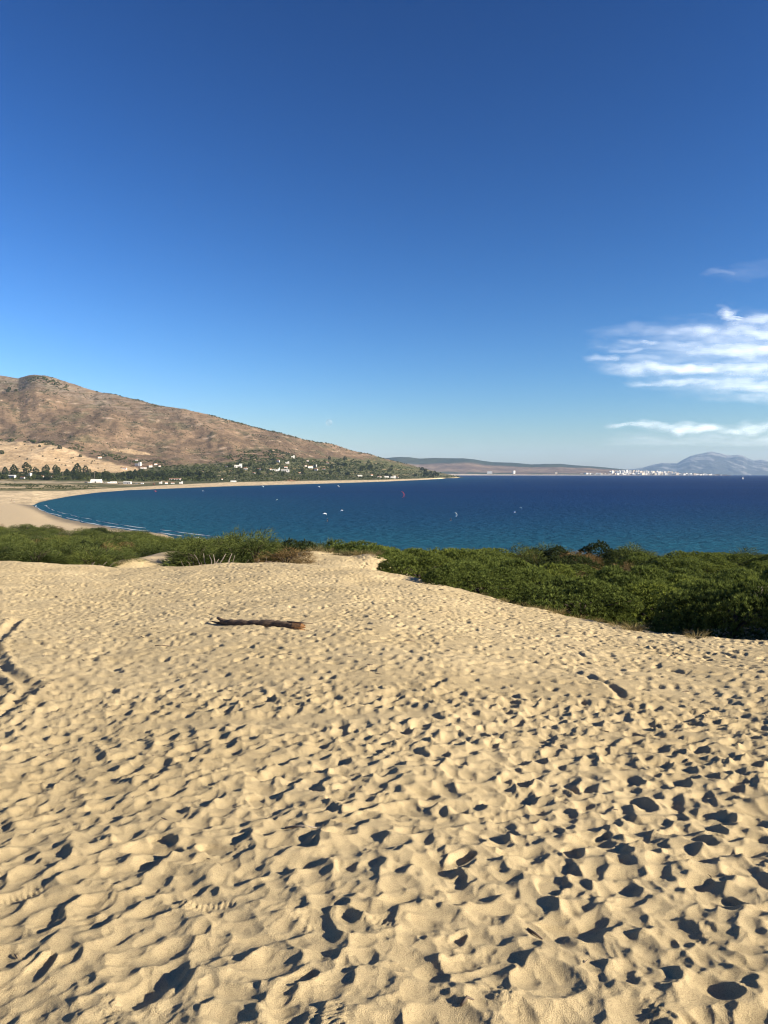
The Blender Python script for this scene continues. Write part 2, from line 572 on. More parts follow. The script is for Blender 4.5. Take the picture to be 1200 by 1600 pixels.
vv = np.vstack(vv); ff = np.vstack(ff)

k = NT('dry_sand')
tc = k.new('ShaderNodeTexCoord').outputs['Object']
big = k.noise(.35, 3, .5, tc); fine = k.noise(160, 3, .7, tc); mid = k.noise(9, 4, .6, tc)
c1 = k.ramp(big.outputs['Fac'], [(.3, (.415, .33, .192)), (.7, (.48, .388, .235))]).outputs[0]
c2 = k.mix(.75, c1, k.ramp(fine.outputs['Fac'], [(.25, (.36, .31, .24)), (.5, (.98, .97, .95)), (.75, (1.25, 1.22, 1.15))]).outputs[0], 'MULTIPLY')
c3 = k.mix(.35, c2, k.ramp(mid.outputs['Fac'], [(.35, (.82, .80, .78)), (.65, (1.1, 1.1, 1.08))]).outputs[0], 'MULTIPLY')
k.link(c3, k.bsdf.inputs['Base Color'])
k.bsdf.inputs['Roughness'].default_value = .95; k.bsdf.inputs['Specular IOR Level'].default_value = .08
coarse = k.noise(42, 3, .65, tc)
hs = k.new('ShaderNodeMath', operation='MULTIPLY_ADD'); k.link(coarse.outputs['Fac'], hs.inputs[0]); hs.inputs[1].default_value = .45; k.link(fine.outputs['Fac'], hs.inputs[2])
k.bump(hs.outputs[0], 1.0, .012)
M_SAND = k.m
put('sand_dune', mesh_np('sand_dune', vv, ff), M_SAND, kind='structure')

# ================================================================== VEGETATED BACK SLOPE AND NEAR BEACH
uarr = np.linspace(-1.1, .95, 520)
t = np.linspace(0, 1, 270)
Dd = crestD(uarr)[None, :]
Yv = (Dd + 3) * ((720.0 / (Dd + 3)) ** t[:, None])
X = uarr[None, :] * Yv
Z = ground(X, Yv) + .10 * fbm(X / 1.3, Yv / 1.3, 3, seed=9) * sstep(400, 200, Yv) - .45 * sstep(Dd + 14.8, Dd + 11.5, Yv)
litter = sstep(-.25, .35, fbm(X / 9, Yv / 9, 3, seed=14) + .25 * sstep(.05, .2, uarr)[None, :]) * sstep(Dd + 12, Dd + 20, Yv) * sstep(380, 300, Yv)
wet = sstep(1.15, .35, Z) * sstep(330, 400, Yv)
sandc = np.array([.46, .36, .225]); litc = np.array([.10, .085, .05]); wetc = np.array([.20, .165, .115])
Cc = sandc * (1 - litter[..., None] * .8) + litc * litter[..., None] * .8
Cc = Cc * (1 - wet[..., None]) + wetc * wet[..., None]
k = NT('coastal_sand')
at = k.attr('Col')
n1 = k.noise(1.2, 5, .65); n2 = k.noise(14, 3, .6)
cc = k.mix(.5, at.outputs['Color'], k.ramp(n1.outputs['Fac'], [(.3, .72), (.7, 1.15)]).outputs[0], 'MULTIPLY')
cc = k.mix(.4, cc, k.ramp(n2.outputs['Fac'], [(.3, .75), (.7, 1.15)]).outputs[0], 'MULTIPLY')
k.link(cc, k.bsdf.inputs['Base Color']); k.bsdf.inputs['Roughness'].default_value = .95
k.bsdf.inputs['Specular IOR Level'].default_value = .1
k.bump(n2.outputs['Fac'], .5, .05)
put('dune_slope', mesh_np('dune_slope', np.stack([X, Yv, Z], -1).reshape(-1, 3), grid_faces(*X.shape),
                          attrs={'Col': ('COLOR', Cc.reshape(-1, 3))}), k.m, kind='structure')

# ================================================================== SEA
SHORE_PX = [(52, 790), (60, 786), (80, 781.5), (110, 776), (150, 770.5), (200, 766.8), (250, 764.3), (300, 762.3), (350, 760.2),
            (400, 758.8), (450, 757.4), (500, 755.9), (550, 754.3), (600, 752.5), (650, 750.3), (690, 748), (715, 746.6), (724, 745.9)]
NEARSHORE_PX = [(52, 790), (55, 795), (75, 803), (110, 812), (150, 821), (235, 832), (330, 845), (480, 846), (700, 852), (1200, 856), (1600, 856)]
def shore_xy(lst):
    o = []
    for px, py in lst:
        Y = sea_Y(py); o.append((float(tanu(px, py)) * Y, Y))
    return np.array(o)
SH = shore_xy(SHORE_PX); NSH = shore_xy(NEARSHORE_PX)
def dist_poly(X, Y, P):
    d = np.full(X.shape, 1e9)
    for a, b in zip(P[:-1], P[1:]):
        ab = b - a; t = np.clip(((X - a[0]) * ab[0] + (Y - a[1]) * ab[1]) / (ab @ ab + 1e-9), 0, 1)
        d = np.minimum(d, np.hypot(X - a[0] - t * ab[0], Y - a[1] - t * ab[1]))
    return d
az = np.linspace(-1.15, 1.15, 420); rr = np.geomspace(230, 26000, 260)
X = np.sin(az)[None, :] * rr[:, None]; Y = np.cos(az)[None, :] * rr[:, None]
Zs = sea_z(np.hypot(X, Y))
dn = dist_poly(X, Y, NSH); df = dist_poly(X, Y, SH)
sh = np.clip(np.exp(-dn / 170) * .95 + .55 * np.exp(-df / 260), 0, 1)
k = NT('sea_water')
tc = k.new('ShaderNodeTexCoord').outputs['Object']
wv1 = k.noise(.16, 4, .65, tc, (1.0, 1.6, 1)); wv2 = k.noise(.02, 3, .6, tc, (1, 1.8, 1)); patch = k.noise(.0011, 4, .6, tc, (.6, 1.6, 1))
at = k.attr('shallow')
deep = k.ramp(patch.outputs['Fac'], [(.3, (.004, .022, .082)), (.7, (.006, .030, .108))]).outputs[0]
wc = k.mix(at.outputs['Fac'], deep, (.012, .074, .118))
wc = k.mix(.6, wc, k.ramp(wv1.outputs['Fac'], [(.3, .62), (.72, 1.35)]).outputs[0], 'MULTIPLY')
hsum = k.new('ShaderNodeMath', operation='ADD'); k.link(wv1.outputs['Fac'], hsum.inputs[0]); k.link(wv2.outputs['Fac'], hsum.inputs[1])
bp = k.bump(hsum.outputs[0], 1.0, 2.2)
dif = k.new('ShaderNodeBsdfDiffuse'); glo = k.new('ShaderNodeBsdfGlossy'); mx = k.new('ShaderNodeMixShader')
k.link(wc, dif.inputs['Color']); glo.inputs['Roughness'].default_value = .3; mx.inputs[0].default_value = .06
k.link(bp.outputs[0], glo.inputs['Normal']); k.link(bp.outputs[0], dif.inputs['Normal'])
k.link(dif.outputs[0], mx.inputs[1]); k.link(glo.outputs[0], mx.inputs[2]); k.link(mx.outputs[0], k.out.inputs['Surface'])
put('sea', mesh_np('sea', np.stack([X, Y, Zs], -1).reshape(-1, 3), grid_faces(*X.shape), attrs={'shallow': ('FLOAT', sh)}), k.m, kind='structure')

# surf along the near beach: lines of foam
M_FOAM = simple_mat('foam', (.55, .58, .58), .7, .8, .3)
fv, fs, n0 = [], [], 0
dense = []
for a, b in zip(NSH[:6], NSH[1:7]):
    for q in np.linspace(0, 1, 40, endpoint=False): dense.append(a + (b - a) * q)
dense = np.array(dense)
tang = np.gradient(dense, axis=0); tang /= np.linalg.norm(tang, axis=1)[:, None]
nrm = np.stack([tang[:, 1], -tang[:, 0]], 1)
nrm *= np.sign((nrm * (np.array([60.0, 900.0]) - dense)).sum(1))[:, None]       # towards the water
for line, (off_m, wid, z) in enumerate([(2.0, 2.0, .12), (11, 1.0, .12)]):
    wob = off_m + 3.0 * fbm(np.arange(len(dense)) / 26.0, np.full(len(dense), line * 3.7), 3)
    ww = wid * np.clip(.38 + 1.3 * fbm(np.arange(len(dense)) / 12.0, np.full(len(dense), 5 + line * 2.1), 3), 0.03, 1.3)
    inn = dense + nrm * (wob - ww / 2)[:, None]; outn = dense + nrm * (wob + ww / 2)[:, None]; mdn = dense + nrm * wob[:, None]
    st = np.concatenate([np.c_[inn, np.full(len(inn), .05)], np.c_[mdn, np.full(len(inn), z + .15)], np.c_[outn, np.full(len(inn), .05)]])
    nseg = len(dense)
    for i in range(nseg - 1):
        if ww[i] < .1 and ww[i + 1] < .1: continue
        for r_ in (0, 1): fs.append((n0 + r_ * nseg + i, n0 + r_ * nseg + i + 1, n0 + (r_ + 1) * nseg + i + 1, n0 + (r_ + 1) * nseg + i))
    fv.append(st); n0 += len(st)
put('surf_foam', mesh_np('surf_foam', np.vstack(fv), np.array(fs)), M_FOAM, kind='stuff',
    label='thin white line of surf along the wet beach')

# ================================================================== HILL ACROSS THE BAY
RIDGE = np.array([(-600, 572), (-300, 579), (-100, 583), (0, 586.5), (18, 589), (32, 591), (45, 587), (58, 585), (75, 587), (90, 591), (110, 598), (130, 604),
                  (150, 611), (175, 616), (200, 622), (230, 628), (260, 635), (300, 643), (340, 652), (365, 658), (400, 668), (430, 675),
                  (450, 680), (480, 687), (520, 695.5), (560, 706), (600, 716.5), (625, 722), (650, 729), (675, 736), (700, 741), (724, 746.2), (745, 750)], float)
HC = {  # column: [(Y,row)] shore, beach top, plain, foot, mid, (ridge distance), back
    -600: [(712, 'z1.3'), (1000, 767), (2000, 750), (2300, 733), (2900, 690), 4200, (5200, 600)],
    0:    [(712, 'z1.3'), (1000, 767), (2000, 752.5), (2350, 737), (3000, 690), 4200, (5200, 610)],
    50:   [(712, 'z0.0'), (1040, 767), (2000, 753), (2380, 738), (3000, 692), 4150, (5200, 612)],
    100:  [None, (1180, 767), (2000, 754), (2420, 740), (3000, 697), 4100, (5100, 618)],
    200:  [None, (1540, 761.5), (2150, 753), (2550, 742), (3050, 712), 4000, (5000, 645)],
    350:  [None, (1960, 753.8), (2400, 749), (2800, 738), (3250, 710), 4000, (5000, 672)],
    500:  [None, (2420, 751), (2800, 747), (3200, 738), (3600, 720), 4150, (5000, 704)],
    600:  [None, (2850, 749.6), (3200, 746), (3600, 739), (4000, 729), 4450, (5200, 724)],
    660:  [None, (3550, 747.6), (3900, 744.5), (4200, 741), (4500, 737), 4800, (5600, 738)],
    700:  [None, (4250, 746.2), (4500, 744.5), (4750, 743), (4900, 742), 5050, (5700, 743.5)],
    724:  [None, (5250, 745.7), (5300, 745.6), (5350, 745.7), (5400, 745.9), 5450, (5500, 748)],
    745:  [None, (5450, 750), (5500, 750), (5550, 750), (5600, 750), 5650, (5700, 751)]}
HPX = np.array(sorted(HC), float)
spx = np.array([p for p, _ in SHORE_PX], float)
def shoreY(px):
    row = np.interp(px, spx, [r for _, r in SHORE_PX]); return sea_Y(row)
HY = np.zeros((len(HPX), 7)); HZ = np.zeros((len(HPX), 7))
for i, p in enumerate(HPX):
    for j, e in enumerate(HC[int(p)]):
        if e is None:
            y_ = shoreY(p); HY[i, j] = y_; HZ[i, j] = sea_z(y_) - .3
        elif j == 5:
            HY[i, j] = e; HZ[i, j] = zrow(e, np.interp(p, RIDGE[:, 0], RIDGE[:, 1]))
        elif isinstance(e[1], str): HY[i, j] = e[0]; HZ[i, j] = float(e[1][1:])
        else: HY[i, j] = e[0]; HZ[i, j] = zrow(*e)

def hill_ctrl(px):
    px = np.asarray(px, float)
    yy = np.stack([np.interp(px, HPX, HY[:, j]) for j in range(7)], -1)
    zz = np.stack([np.interp(px, HPX, HZ[:, j]) for j in range(7)], -1)
    inb = (px > 52) & (px < 724)
    fine_y = np.array([sea_Y(r_) for r_ in np.interp(px.ravel(), spx, [r for _, r in SHORE_PX])]).reshape(px.shape)
    yy[..., 0] = np.where(inb, fine_y, yy[..., 0]); zz[..., 0] = np.where(inb, sea_z(fine_y) - .3, zz[..., 0])
    zz[..., 5] = zrow(yy[..., 5], np.interp(px, RIDGE[:, 0], RIDGE[:, 1]))
    return yy, zz

def hill_noise(X, Y, z, t):
    a = np.clip((z - 22) / 150, 0, 1); b = np.clip((z - 3) / 30, 0, 1)
    big = (ridged((X * .85 + Y * .45) / 430, (Y * .8 - X * .3) / 1100, 4, seed=12.6) - .95) * 27 * a
    big = big * (1 - .8 * np.exp(-((5 - t) / .35) ** 2))
    return big + 6.0 * b * fbm(X / 120, Y / 160, 3, seed=6) * np.clip(a + .25, 0, 1) + 1.6 * b * fbm(X / 35, Y / 45, 2, seed=7)

def hill_fade(px): return sstep(735, 690, px)

def hill_point(px, py):
    """arrays of photo pixels -> points on the hill"""
    px = np.atleast_1d(np.asarray(px, float)); py = np.atleast_1d(np.asarray(py, float))
    yy, zz = hill_ctrl(px); s = slope(py); u = tanu(px)
    Yo = yy[:, 5].copy(); Zo = zz[:, 5].copy(); To = np.full(len(px), 5.0); done = np.zeros(len(px), bool)
    for j in range(5):
        dY = yy[:, j + 1] - yy[:, j]; dZ = zz[:, j + 1] - zz[:, j]
        tau = (s * yy[:, j] - (zz[:, j] - EYE)) / (dZ - s * dY + 1e-9)
        ok = (~done) & (tau >= 0) & (tau <= 1)
        Yo = np.where(ok, yy[:, j] + tau * dY, Yo); Zo = np.where(ok, zz[:, j] + tau * dZ, Zo); To = np.where(ok, j + tau, To); done |= ok
    Xo = u * Yo
    return np.stack([Xo, Yo, Zo + hill_noise(Xo, Yo, Zo, To) * hill_fade(px)], -1)

hpx = np.arange(-560, 746, 2.0)
yy, zz = hill_ctrl(hpx)
tt = np.concatenate([np.linspace(0, 1, 14, endpoint=False), np.linspace(1, 3, 46, endpoint=False), np.linspace(3, 5, 170, endpoint=False), np.linspace(5, 6, 24)])
jj = np.minimum(tt.astype(int), 5); fr = tt - jj
Yh = yy[:, jj].T * (1 - fr[:, None]) + yy[:, jj + 1].T * fr[:, None]
Zh = zz[:, jj].T * (1 - fr[:, None]) + zz[:, jj + 1].T * fr[:, None]
Uh = tanu(hpx)[None, :]
Xh = Uh * Yh
Zraw = Zh.copy()
Zh = Zh + hill_noise(Xh, Yh, Zraw, tt[:, None]) * hill_fade(hpx)[None, :]
P = np.stack([Xh, Yh, Zh], -1)
_, rowh = pix(np.stack([Xh, Yh, Zraw], -1)); colh = np.broadcast_to(hpx[None, :], rowh.shape)
T2 = np.broadcast_to(tt[:, None], rowh.shape)
nz = fbm(Xh / 90, Yh / 130, 4, seed=31); nz2 = fbm(Xh / 340, Yh / 500, 3, seed=33); nz3 = fbm(Xh / 28, Yh / 60, 3, seed=35) * .6 + .7 * fbm(Xh / 190, Zraw / 9, 3, seed=38)
def C(*c): return np.array(c)
def lerp(a, b, w): return a * (1 - w[..., None]) + b * w[..., None]
soil = lerp(C(.112, .078, .050), C(.205, .140, .087), sstep(-.5, .5, nz2 + .7 * nz + .5 * nz3))
soil = lerp(soil, C(.33, .25, .18), sstep(.35, .7, nz3 + .5 * nz))
soil = lerp(soil, C(.07, .065, .035), .7 * sstep(.15, .6, nz - .4 * nz3 + .12))
soil = lerp(soil, C(.20, .165, .125), .75 * sstep(34, 12, rowh - np.interp(colh, RIDGE[:, 0], RIDGE[:, 1])) * sstep(.0, .5, nz3 + .3) * sstep(420, 80, colh))
fieldtop = np.interp(colh, [-600, 0, 60, 130, 180, 215, 230], [680, 687, 693, 711, 726, 731, 760])
fieldbot = np.interp(colh, [-600, 0, 100, 215], [735, 737, 738, 738])
field = sstep(-1.5, 1.5, rowh - fieldtop - 3 * nz3) * sstep(1.5, -1.5, rowh - fieldbot)
f2 = np.exp(-((colh - 205) / 34) ** 2 - ((rowh - 706.5 - .1 * (colh - 205)) / 4.2) ** 2) > .45
field = np.maximum(field, f2 * .8)
green = C(.075, .078, .036)
gw = np.clip(sstep(fieldbot - 2, fieldbot + 3, rowh) * sstep(240, 200, colh) + sstep(-2, 6, rowh - np.interp(colh, [180, 240, 300, 360, 420, 520, 600, 700], [738, 728, 724, 722, 716, 712, 716, 738]) + 6 * nz) * sstep(180, 215, colh), 0, 1)
soil = lerp(soil, lerp(green, C(.21, .165, .09), sstep(.1, .6, nz3 + .4 * nz)), gw)
soil = lerp(soil, lerp(C(.36, .255, .145), C(.43, .315, .19), sstep(-.4, .4, nz + nz3)), field)
plain = sstep(1.0, 1.12, T2) * sstep(2.2, 1.9, T2) * sstep(330, 120, colh)
soil = lerp(soil, lerp(C(.11, .105, .05), C(.40, .31, .195), sstep(-.2, .5, nz3 + nz)), plain)
road = np.exp(-((rowh - np.interp(colh, [-600, 0, 240], [752, 753, 754])) / .8) ** 2) * sstep(250, 210, colh)
soil = lerp(soil, C(.40, .33, .235), .85 * road)
beach = sstep(1.02, .97, T2)
wet = sstep(.16, .05, T2) * sstep(45, 60, colh)
soil = lerp(soil, C(.47, .37, .235), beach)
soil = lerp(soil, C(.22, .18, .13), wet)
soil = lerp(soil, C(.30, .17, .09), np.exp(-((colh - 456) / 8) ** 2 - ((rowh - 750.5) / 1.6) ** 2))
k = NT('hillside')
at = k.attr('Col')
n1 = k.noise(.05, 5, .7, None, (1, .6, 1)); n2 = k.noise(.16, 3, .7)
cc = k.mix(.7, at.outputs['Color'], k.ramp(n1.outputs['Fac'], [(.32, .55), (.52, 1.0), (.72, 1.45)]).outputs[0], 'MULTIPLY')
cc = k.mix(.55, cc, k.ramp(n2.outputs['Fac'], [(.35, .45), (.5, 1.0), (.7, 1.5)]).outputs[0], 'MULTIPLY')
k.link(cc, k.bsdf.inputs['Base Color']); k.bsdf.inputs['Roughness'].default_value = 1.0
k.bsdf.inputs['Specular IOR Level'].default_value = .05
k.bump(n1.outputs['Fac'], .6, 6.0)
put('hill', mesh_np('hill', P.reshape(-1, 3), grid_faces(*Xh.shape), attrs={'Col': ('COLOR', soil.reshape(-1, 3))}), k.m, kind='structure')

# ================================================================== FAR COAST AND MOUNTAIN
FRIDGE = np.array([(480, 716), (560, 715), (600, 716), (613, 714.5), (625, 714), (640, 714.5), (655, 716.5), (675, 715.5), (700, 716), (725, 716), (740, 717.5), (755, 720),
                   (770, 722), (800, 723), (830, 725.5), (850, 724.6), (875, 724.5), (900, 727), (925, 729), (945, 730.5), (970, 733), (1000, 735.3),
                   (1040, 737.5), (1090, 739.6), (1135, 741.6), (1150, 743.4), (1165, 746)], float)
fpx = np.arange(480, 1166, 1.5); ft = np.linspace(0, 1, 70)
uu = tanu(fpx)[None, :]
rid = np.interp(fpx, FRIDGE[:, 0], FRIDGE[:, 1])[None, :]
Y0, Y1, Y2 = 12600.0, 14800.0, 16500.0
base_row = 743.1
tt2 = ft[:, None]
Yf = np.where(tt2 < .75, Y0 + (Y1 - Y0) * tt2 / .75, Y1 + (Y2 - Y1) * (tt2 - .75) / .25) * np.ones_like(uu)
q = np.clip(tt2 / .75, 0, 1)
zr = zrow(Y1, rid)
z0 = float(sea_z(Y0)) - 1
land = np.clip((1160 - fpx) / 12, 0, 1)[None, :]
Zf = np.where(tt2 < .75, z0 + (zr - z0) * (0.10 * np.minimum(q / .12, 1) + .90 * np.clip((q - .12) / .88, 0, 1) ** 1.25), zr - (tt2 - .75) / .25 * (zr + 40))
Xf = uu * Yf
Zf = Zf + np.clip((Zf + 5) / 100, 0, 1) * (26 * ridged(Xf / 1500, Yf / 1500, 4, seed=9) - 10) * (.35 + .65 * (tt2 < .7)) * .6
nf = fbm(Xf / 420, Yf / 420, 4, seed=40); nf2 = fbm(Xf / 1500, Yf / 900, 3, seed=41)
fc = lerp(C(.115, .08, .057), C(.19, .133, .09), sstep(-.4, .4, nf))
fc = lerp(fc, C(.035, .045, .03), np.clip(sstep(.62, .80, q * np.ones_like(nf) + .25 * nf2), 0, 1))
fc = lerp(fc, C(.05, .055, .03), sstep(.2, .5, nf2 + .3 * nf) * .8)
fc = lerp(fc, C(.05, .058, .032), sstep(.05, .08, q * np.ones_like(nf)) * sstep(.24, .18, q * np.ones_like(nf)) * sstep(-.35, .15, nf))
fc = lerp(fc, C(.46, .38, .28), sstep(.075, .05, q * np.ones_like(nf)))
k = NT('far_hills_ground')
at = k.attr('Col'); n1 = k.noise(.012, 5, .7)
k.link(k.mix(.6, at.outputs['Color'], k.ramp(n1.outputs['Fac'], [(.3, .6), (.7, 1.4)]).outputs[0], 'MULTIPLY'), k.bsdf.inputs['Base Color'])
k.bsdf.inputs['Roughness'].default_value = 1; k.bsdf.inputs['Specular IOR Level'].default_value = 0
put('far_coast_hills', mesh_np('far_coast_hills', np.stack([Xf, Yf, Zf], -1).reshape(-1, 3), grid_faces(*Xf.shape),
                               attrs={'Col': ('COLOR', fc.reshape(-1, 3))}), k.m, kind='structure')

MR = np.array([(930, 742), (960, 736), (985, 733.5), (1005, 731), (1020, 726.5), (1035, 723.5), (1048, 724.5), (1058, 724), (1066, 719), (1078, 713), (1092, 709.5),
               (1104, 706.5), (1112, 706), (1124, 708), (1134, 711), (1142, 711.5), (1152, 711), (1161, 712.5), (1168, 717), (1178, 719.5), (1190, 719), (1200, 721),
               (1230, 722), (1270, 717), (1320, 722), (1380, 728), (1450, 742)], float)
mpx = np.arange(930, 1451, 1.0); mt = np.linspace(0, 1, 120)[:, None]
um = tanu(mpx)[None, :]
Ym = 25500 + 7500 * mt + np.zeros_like(um)
zr = zrow(31500.0, np.interp(mpx, MR[:, 0], MR[:, 1]))[None, :]
qq = np.clip(mt / .8, 0, 1)
Xm = um * Ym
rough = ridged(Xm / 1500 + .4 * fbm(Xm / 900, Ym / 900, 2), Ym / 6000, 4, seed=17)
Zm = np.where(mt < .8, -60 + (zr + 60) * (qq ** .85), zr - (mt - .8) / .2 * (zr + 50))
Zm = np.maximum(Zm + 150 * rough * np.sin(np.pi * np.clip(mt / .8, 0, 1)) ** .6 * np.clip(zr / 700, .15, 1) * .55 + 25 * fbm(Xm / 300, Ym / 300, 3), -70)
nm = fbm(Xm / 500, Ym / 1500, 4, seed=51)
mc = lerp(C(.045, .048, .045), C(.16, .15, .14), sstep(-.05, .35, nm + .35 * (qq - .5)))
k = NT('far_mountain_rock')
at = k.attr('Col'); n1 = k.noise(.006, 5, .7)
k.link(k.mix(.6, at.outputs['Color'], k.ramp(n1.outputs['Fac'], [(.3, .6), (.7, 1.4)]).outputs[0], 'MULTIPLY'), k.bsdf.inputs['Base Color'])
k.bsdf.inputs['Roughness'].default_value = 1; k.bsdf.inputs['Specular IOR Level'].default_value = 0
put('far_mountain', mesh_np('far_mountain', np.stack([Xm, Ym, Zm], -1).reshape(-1, 3), grid_faces(*Xm.shape),
                            attrs={'Col': ('COLOR', mc.reshape(-1, 3))}), k.m, kind='structure')

# ------------------------------------------------------------------ haze
hb = MB().box(-24000, 26000, -4000, 36000, -76, 1000)
k = NT('haze_air'); k.n.remove(k.bsdf)
pv = k.new('ShaderNodeVolumePrincipled')
pv.inputs['Color'].default_value = (.46, .69, 1.0, 1)
pv.inputs['Density'].default_value = 1.5e-5
pv.inputs['Anisotropy'].default_value = 0.0
k.link(pv.outputs[0], k.out.inputs['Volume'])
put('haze', hb.mesh('haze'), k.m, kind='stuff', label='thin blue sea haze over the bay')
#@@OBJECTS
# ================================================================== CLOUDS (thin layers high in the air)
def cloud(name, label, alt, px0, px1, r0, r1, streaks, dens, seed, thick=90.0, nx=420, ny=240):
    pxs = np.linspace(px0, px1, nx); rows = np.linspace(r0, r1, ny)
    PX, RW = np.meshgrid(pxs, rows)
    wx = PX + 38 * fbm(PX / 60, RW / 20, 4, seed=seed); wy = RW + 10 * fbm(PX / 60, RW / 26, 3, seed=seed + 5)
    al = np.zeros_like(PX)
    for (cx, cy_, hx, hy, st, tl) in streaks:
        yy_ = wy - cy_ - tl * (wx - cx)
        al = np.maximum(al, st * np.exp(-np.abs((wx - cx) / hx) ** 3 - (yy_ / hy) ** 2))
    tex = fbm(PX / 95 + RW / 120, RW / 11, 4, seed=seed + 9); tex2 = fbm(PX / 26 + RW / 30, RW / 4.5, 4, seed=seed + 2)
    al = np.clip(al * (1 + .5 * tex + .38 * tex2) - .035, 0, 1) * dens
    edge = np.minimum(np.minimum(RW - r0, r1 - RW) / 10, (PX - px0) / 25).clip(0, 1)
    al *= edge
    Y = (alt - EYE) / slope(RW); X = tanu(PX, RW) * Y
    P0 = np.stack([X, Y, np.full_like(X, alt) + 60 * fbm(PX / 60, RW / 20, 2)], -1).reshape(-1, 3)
    f = grid_faces(ny, nx); a_ = al.ravel()
    keep = a_[f].max(1) > .012
    f = f[keep]; used = np.unique(f); mp = np.full(len(P0), -1); mp[used] = np.arange(len(used)); f = mp[f]
    P0 = P0[used]; a_ = a_[used]; n = len(P0)
    P1 = P0 + np.array([0, 0, thick]) * np.sqrt(a_)[:, None]
    return put(name, mesh_np(name, np.vstack([P0, P1]), np.vstack([f, f + n]), attrs={'dens': ('FLOAT', np.r_[a_, a_] * .36)}), M_CLOUD,
               label=label, category='cloud')
k = NT('cloud_vapour'); k.n.remove(k.bsdf)
at = k.attr('dens')
d1 = k.new('ShaderNodeBsdfDiffuse'); d2 = k.new('ShaderNodeBsdfTranslucent'); tr = k.new('ShaderNodeBsdfTransparent')
d1.inputs[0].default_value = d2.inputs[0].default_value = (.93, .97, .96, 1)
m1 = k.new('ShaderNodeAddShader'); m2 = k.new('ShaderNodeMixShader')
k.link(d1.outputs[0], m1.inputs[0]); k.link(d2.outputs[0], m1.inputs[1])
k.link(at.outputs['Fac'], m2.inputs[0]); k.link(tr.outputs[0], m2.inputs[1]); k.link(m1.outputs[0], m2.inputs[2])
k.link(m2.outputs[0], k.out.inputs['Surface'])
M_CLOUD = k.m
cloud('cloud', 'large streaky white cloud bank on the right side of the sky', 5200, 905, 1500, 462, 655,
      [(1290, 560, 240, 52, .42, .03), (1330, 521, 310, 14, .7, .0), (1150, 492, 26, 6, .75, .25), (1175, 503, 60, 9, .5, -.1), (1360, 552, 320, 14, .85, .02),
       (1085, 577, 130, 9, .85, .01), (1330, 580, 260, 16, .75, .02), (1060, 600, 62, 5.5, .6, .02), (1330, 612, 250, 15, .8, .05), (1290, 632, 150, 9, .6, .1),
       (1005, 535, 32, 3.6, .5, .03), (968, 546, 22, 4, .45, .1), (948, 560, 28, 5, .42, .06), (1030, 560, 60, 8, .28, 0)], .98, 3)
cloud('cloud', 'low bright lens-shaped cloud strip hanging above the distant mountain', 1750, 935, 1420, 648, 700,
      [(1050, 668, 90, 6, .5, .035), (1083, 670, 32, 7.0, .95, .05), (990, 667, 36, 3.5, .6, .03), (1180, 668, 60, 7, .5, -.12), (1330, 664, 140, 9, .45, 0),
       (1180, 692, 260, 12, .38, 0)], 1.0, 11)
cloud('cloud', 'small faint wisp of cloud near the right edge, above the cloud bank', 6000, 1085, 1420, 395, 452,
      [(1129, 427, 22, 6, .17, -.05), (1200, 420, 90, 18, .10, -.1), (1330, 420, 90, 14, .2, 0)], .8, 23)

# faint day moon
mo = MB()
bm_r = 480.0
nlat, nlon = 10, 18
mv = [(bm_r * math.sin(math.pi * i / nlat) * math.cos(2 * math.pi * j / nlon), bm_r * math.sin(math.pi * i / nlat) * math.sin(2 * math.pi * j / nlon), bm_r * math.cos(math.pi * i / nlat)) for i in range(nlat + 1) for j in range(nlon)]
mf = [(i * nlon + j, i * nlon + (j + 1) % nlon, (i + 1) * nlon + (j + 1) % nlon, (i + 1) * nlon + j) for i in range(nlat) for j in range(nlon)]
k = NT('moon_rock'); k.n.remove(k.bsdf)
d1 = k.new('ShaderNodeBsdfDiffuse'); tr = k.new('ShaderNodeBsdfTransparent'); m2 = k.new('ShaderNodeMixShader'); mn = k.noise(.003, 3, .6)
k.link(k.ramp(mn.outputs['Fac'], [(.4, .35), (.6, .8)]).outputs[0], d1.inputs[0])
m2.inputs[0].default_value = .08
k.link(tr.outputs[0], m2.inputs[1]); k.link(d1.outputs[0], m2.inputs[2]); k.link(m2.outputs[0], k.out.inputs['Surface'])
me = bpy.data.meshes.new('moon'); me.from_pydata(mv, [], mf); me.polygons.foreach_set('use_smooth', np.ones(len(mf), bool))
moon = put('moon', me, k.m, label='faint pale day moon low above the hillside', category='moon')
moon.location = (float(tanu(514, 660)) * 110000, 110000, float(zrow(110000, 660)))

# ================================================================== FOLIAGE
def leaf_mat(name, c_lo, c_hi, trans=.25):
    k = NT(name); k.n.remove(k.bsdf)
    at = k.attr('tint'); oi = k.new('ShaderNodeObjectInfo')
    cr = k.ramp(at.outputs['Fac'], [(0, c_lo), (1, c_hi)]).outputs[0]
    rv = k.ramp(oi.outputs['Random'], [(0, (.80, .82, .85)), (.5, (1.0, 1.0, 1.0)), (1, (1.22, 1.16, .95))]).outputs[0]
    col = k.mix(1.0, cr, rv, 'MULTIPLY')
    d = k.new('ShaderNodeBsdfDiffuse'); t_ = k.new('ShaderNodeBsdfTranslucent'); m = k.new('ShaderNodeMixShader')
    m.inputs[0].default_value = trans
    k.link(col, d.inputs[0]); k.link(col, t_.inputs[0]); k.link(d.outputs[0], m.inputs[1]); k.link(t_.outputs[0], m.inputs[2])
    k.link(m.outputs[0], k.out.inputs['Surface'])
    return k.m
M_PINE = leaf_mat('pine_needles', (.038, .058, .016), (.19, .225, .055))
M_BROOM = leaf_mat('broom_stems', (.026, .038, .012), (.135, .158, .046))
M_DRY = leaf_mat('dry_stems', (.075, .055, .025), (.23, .155, .075))
M_JUNI = leaf_mat('juniper_needles', (.022, .034, .014), (.070, .085, .032))
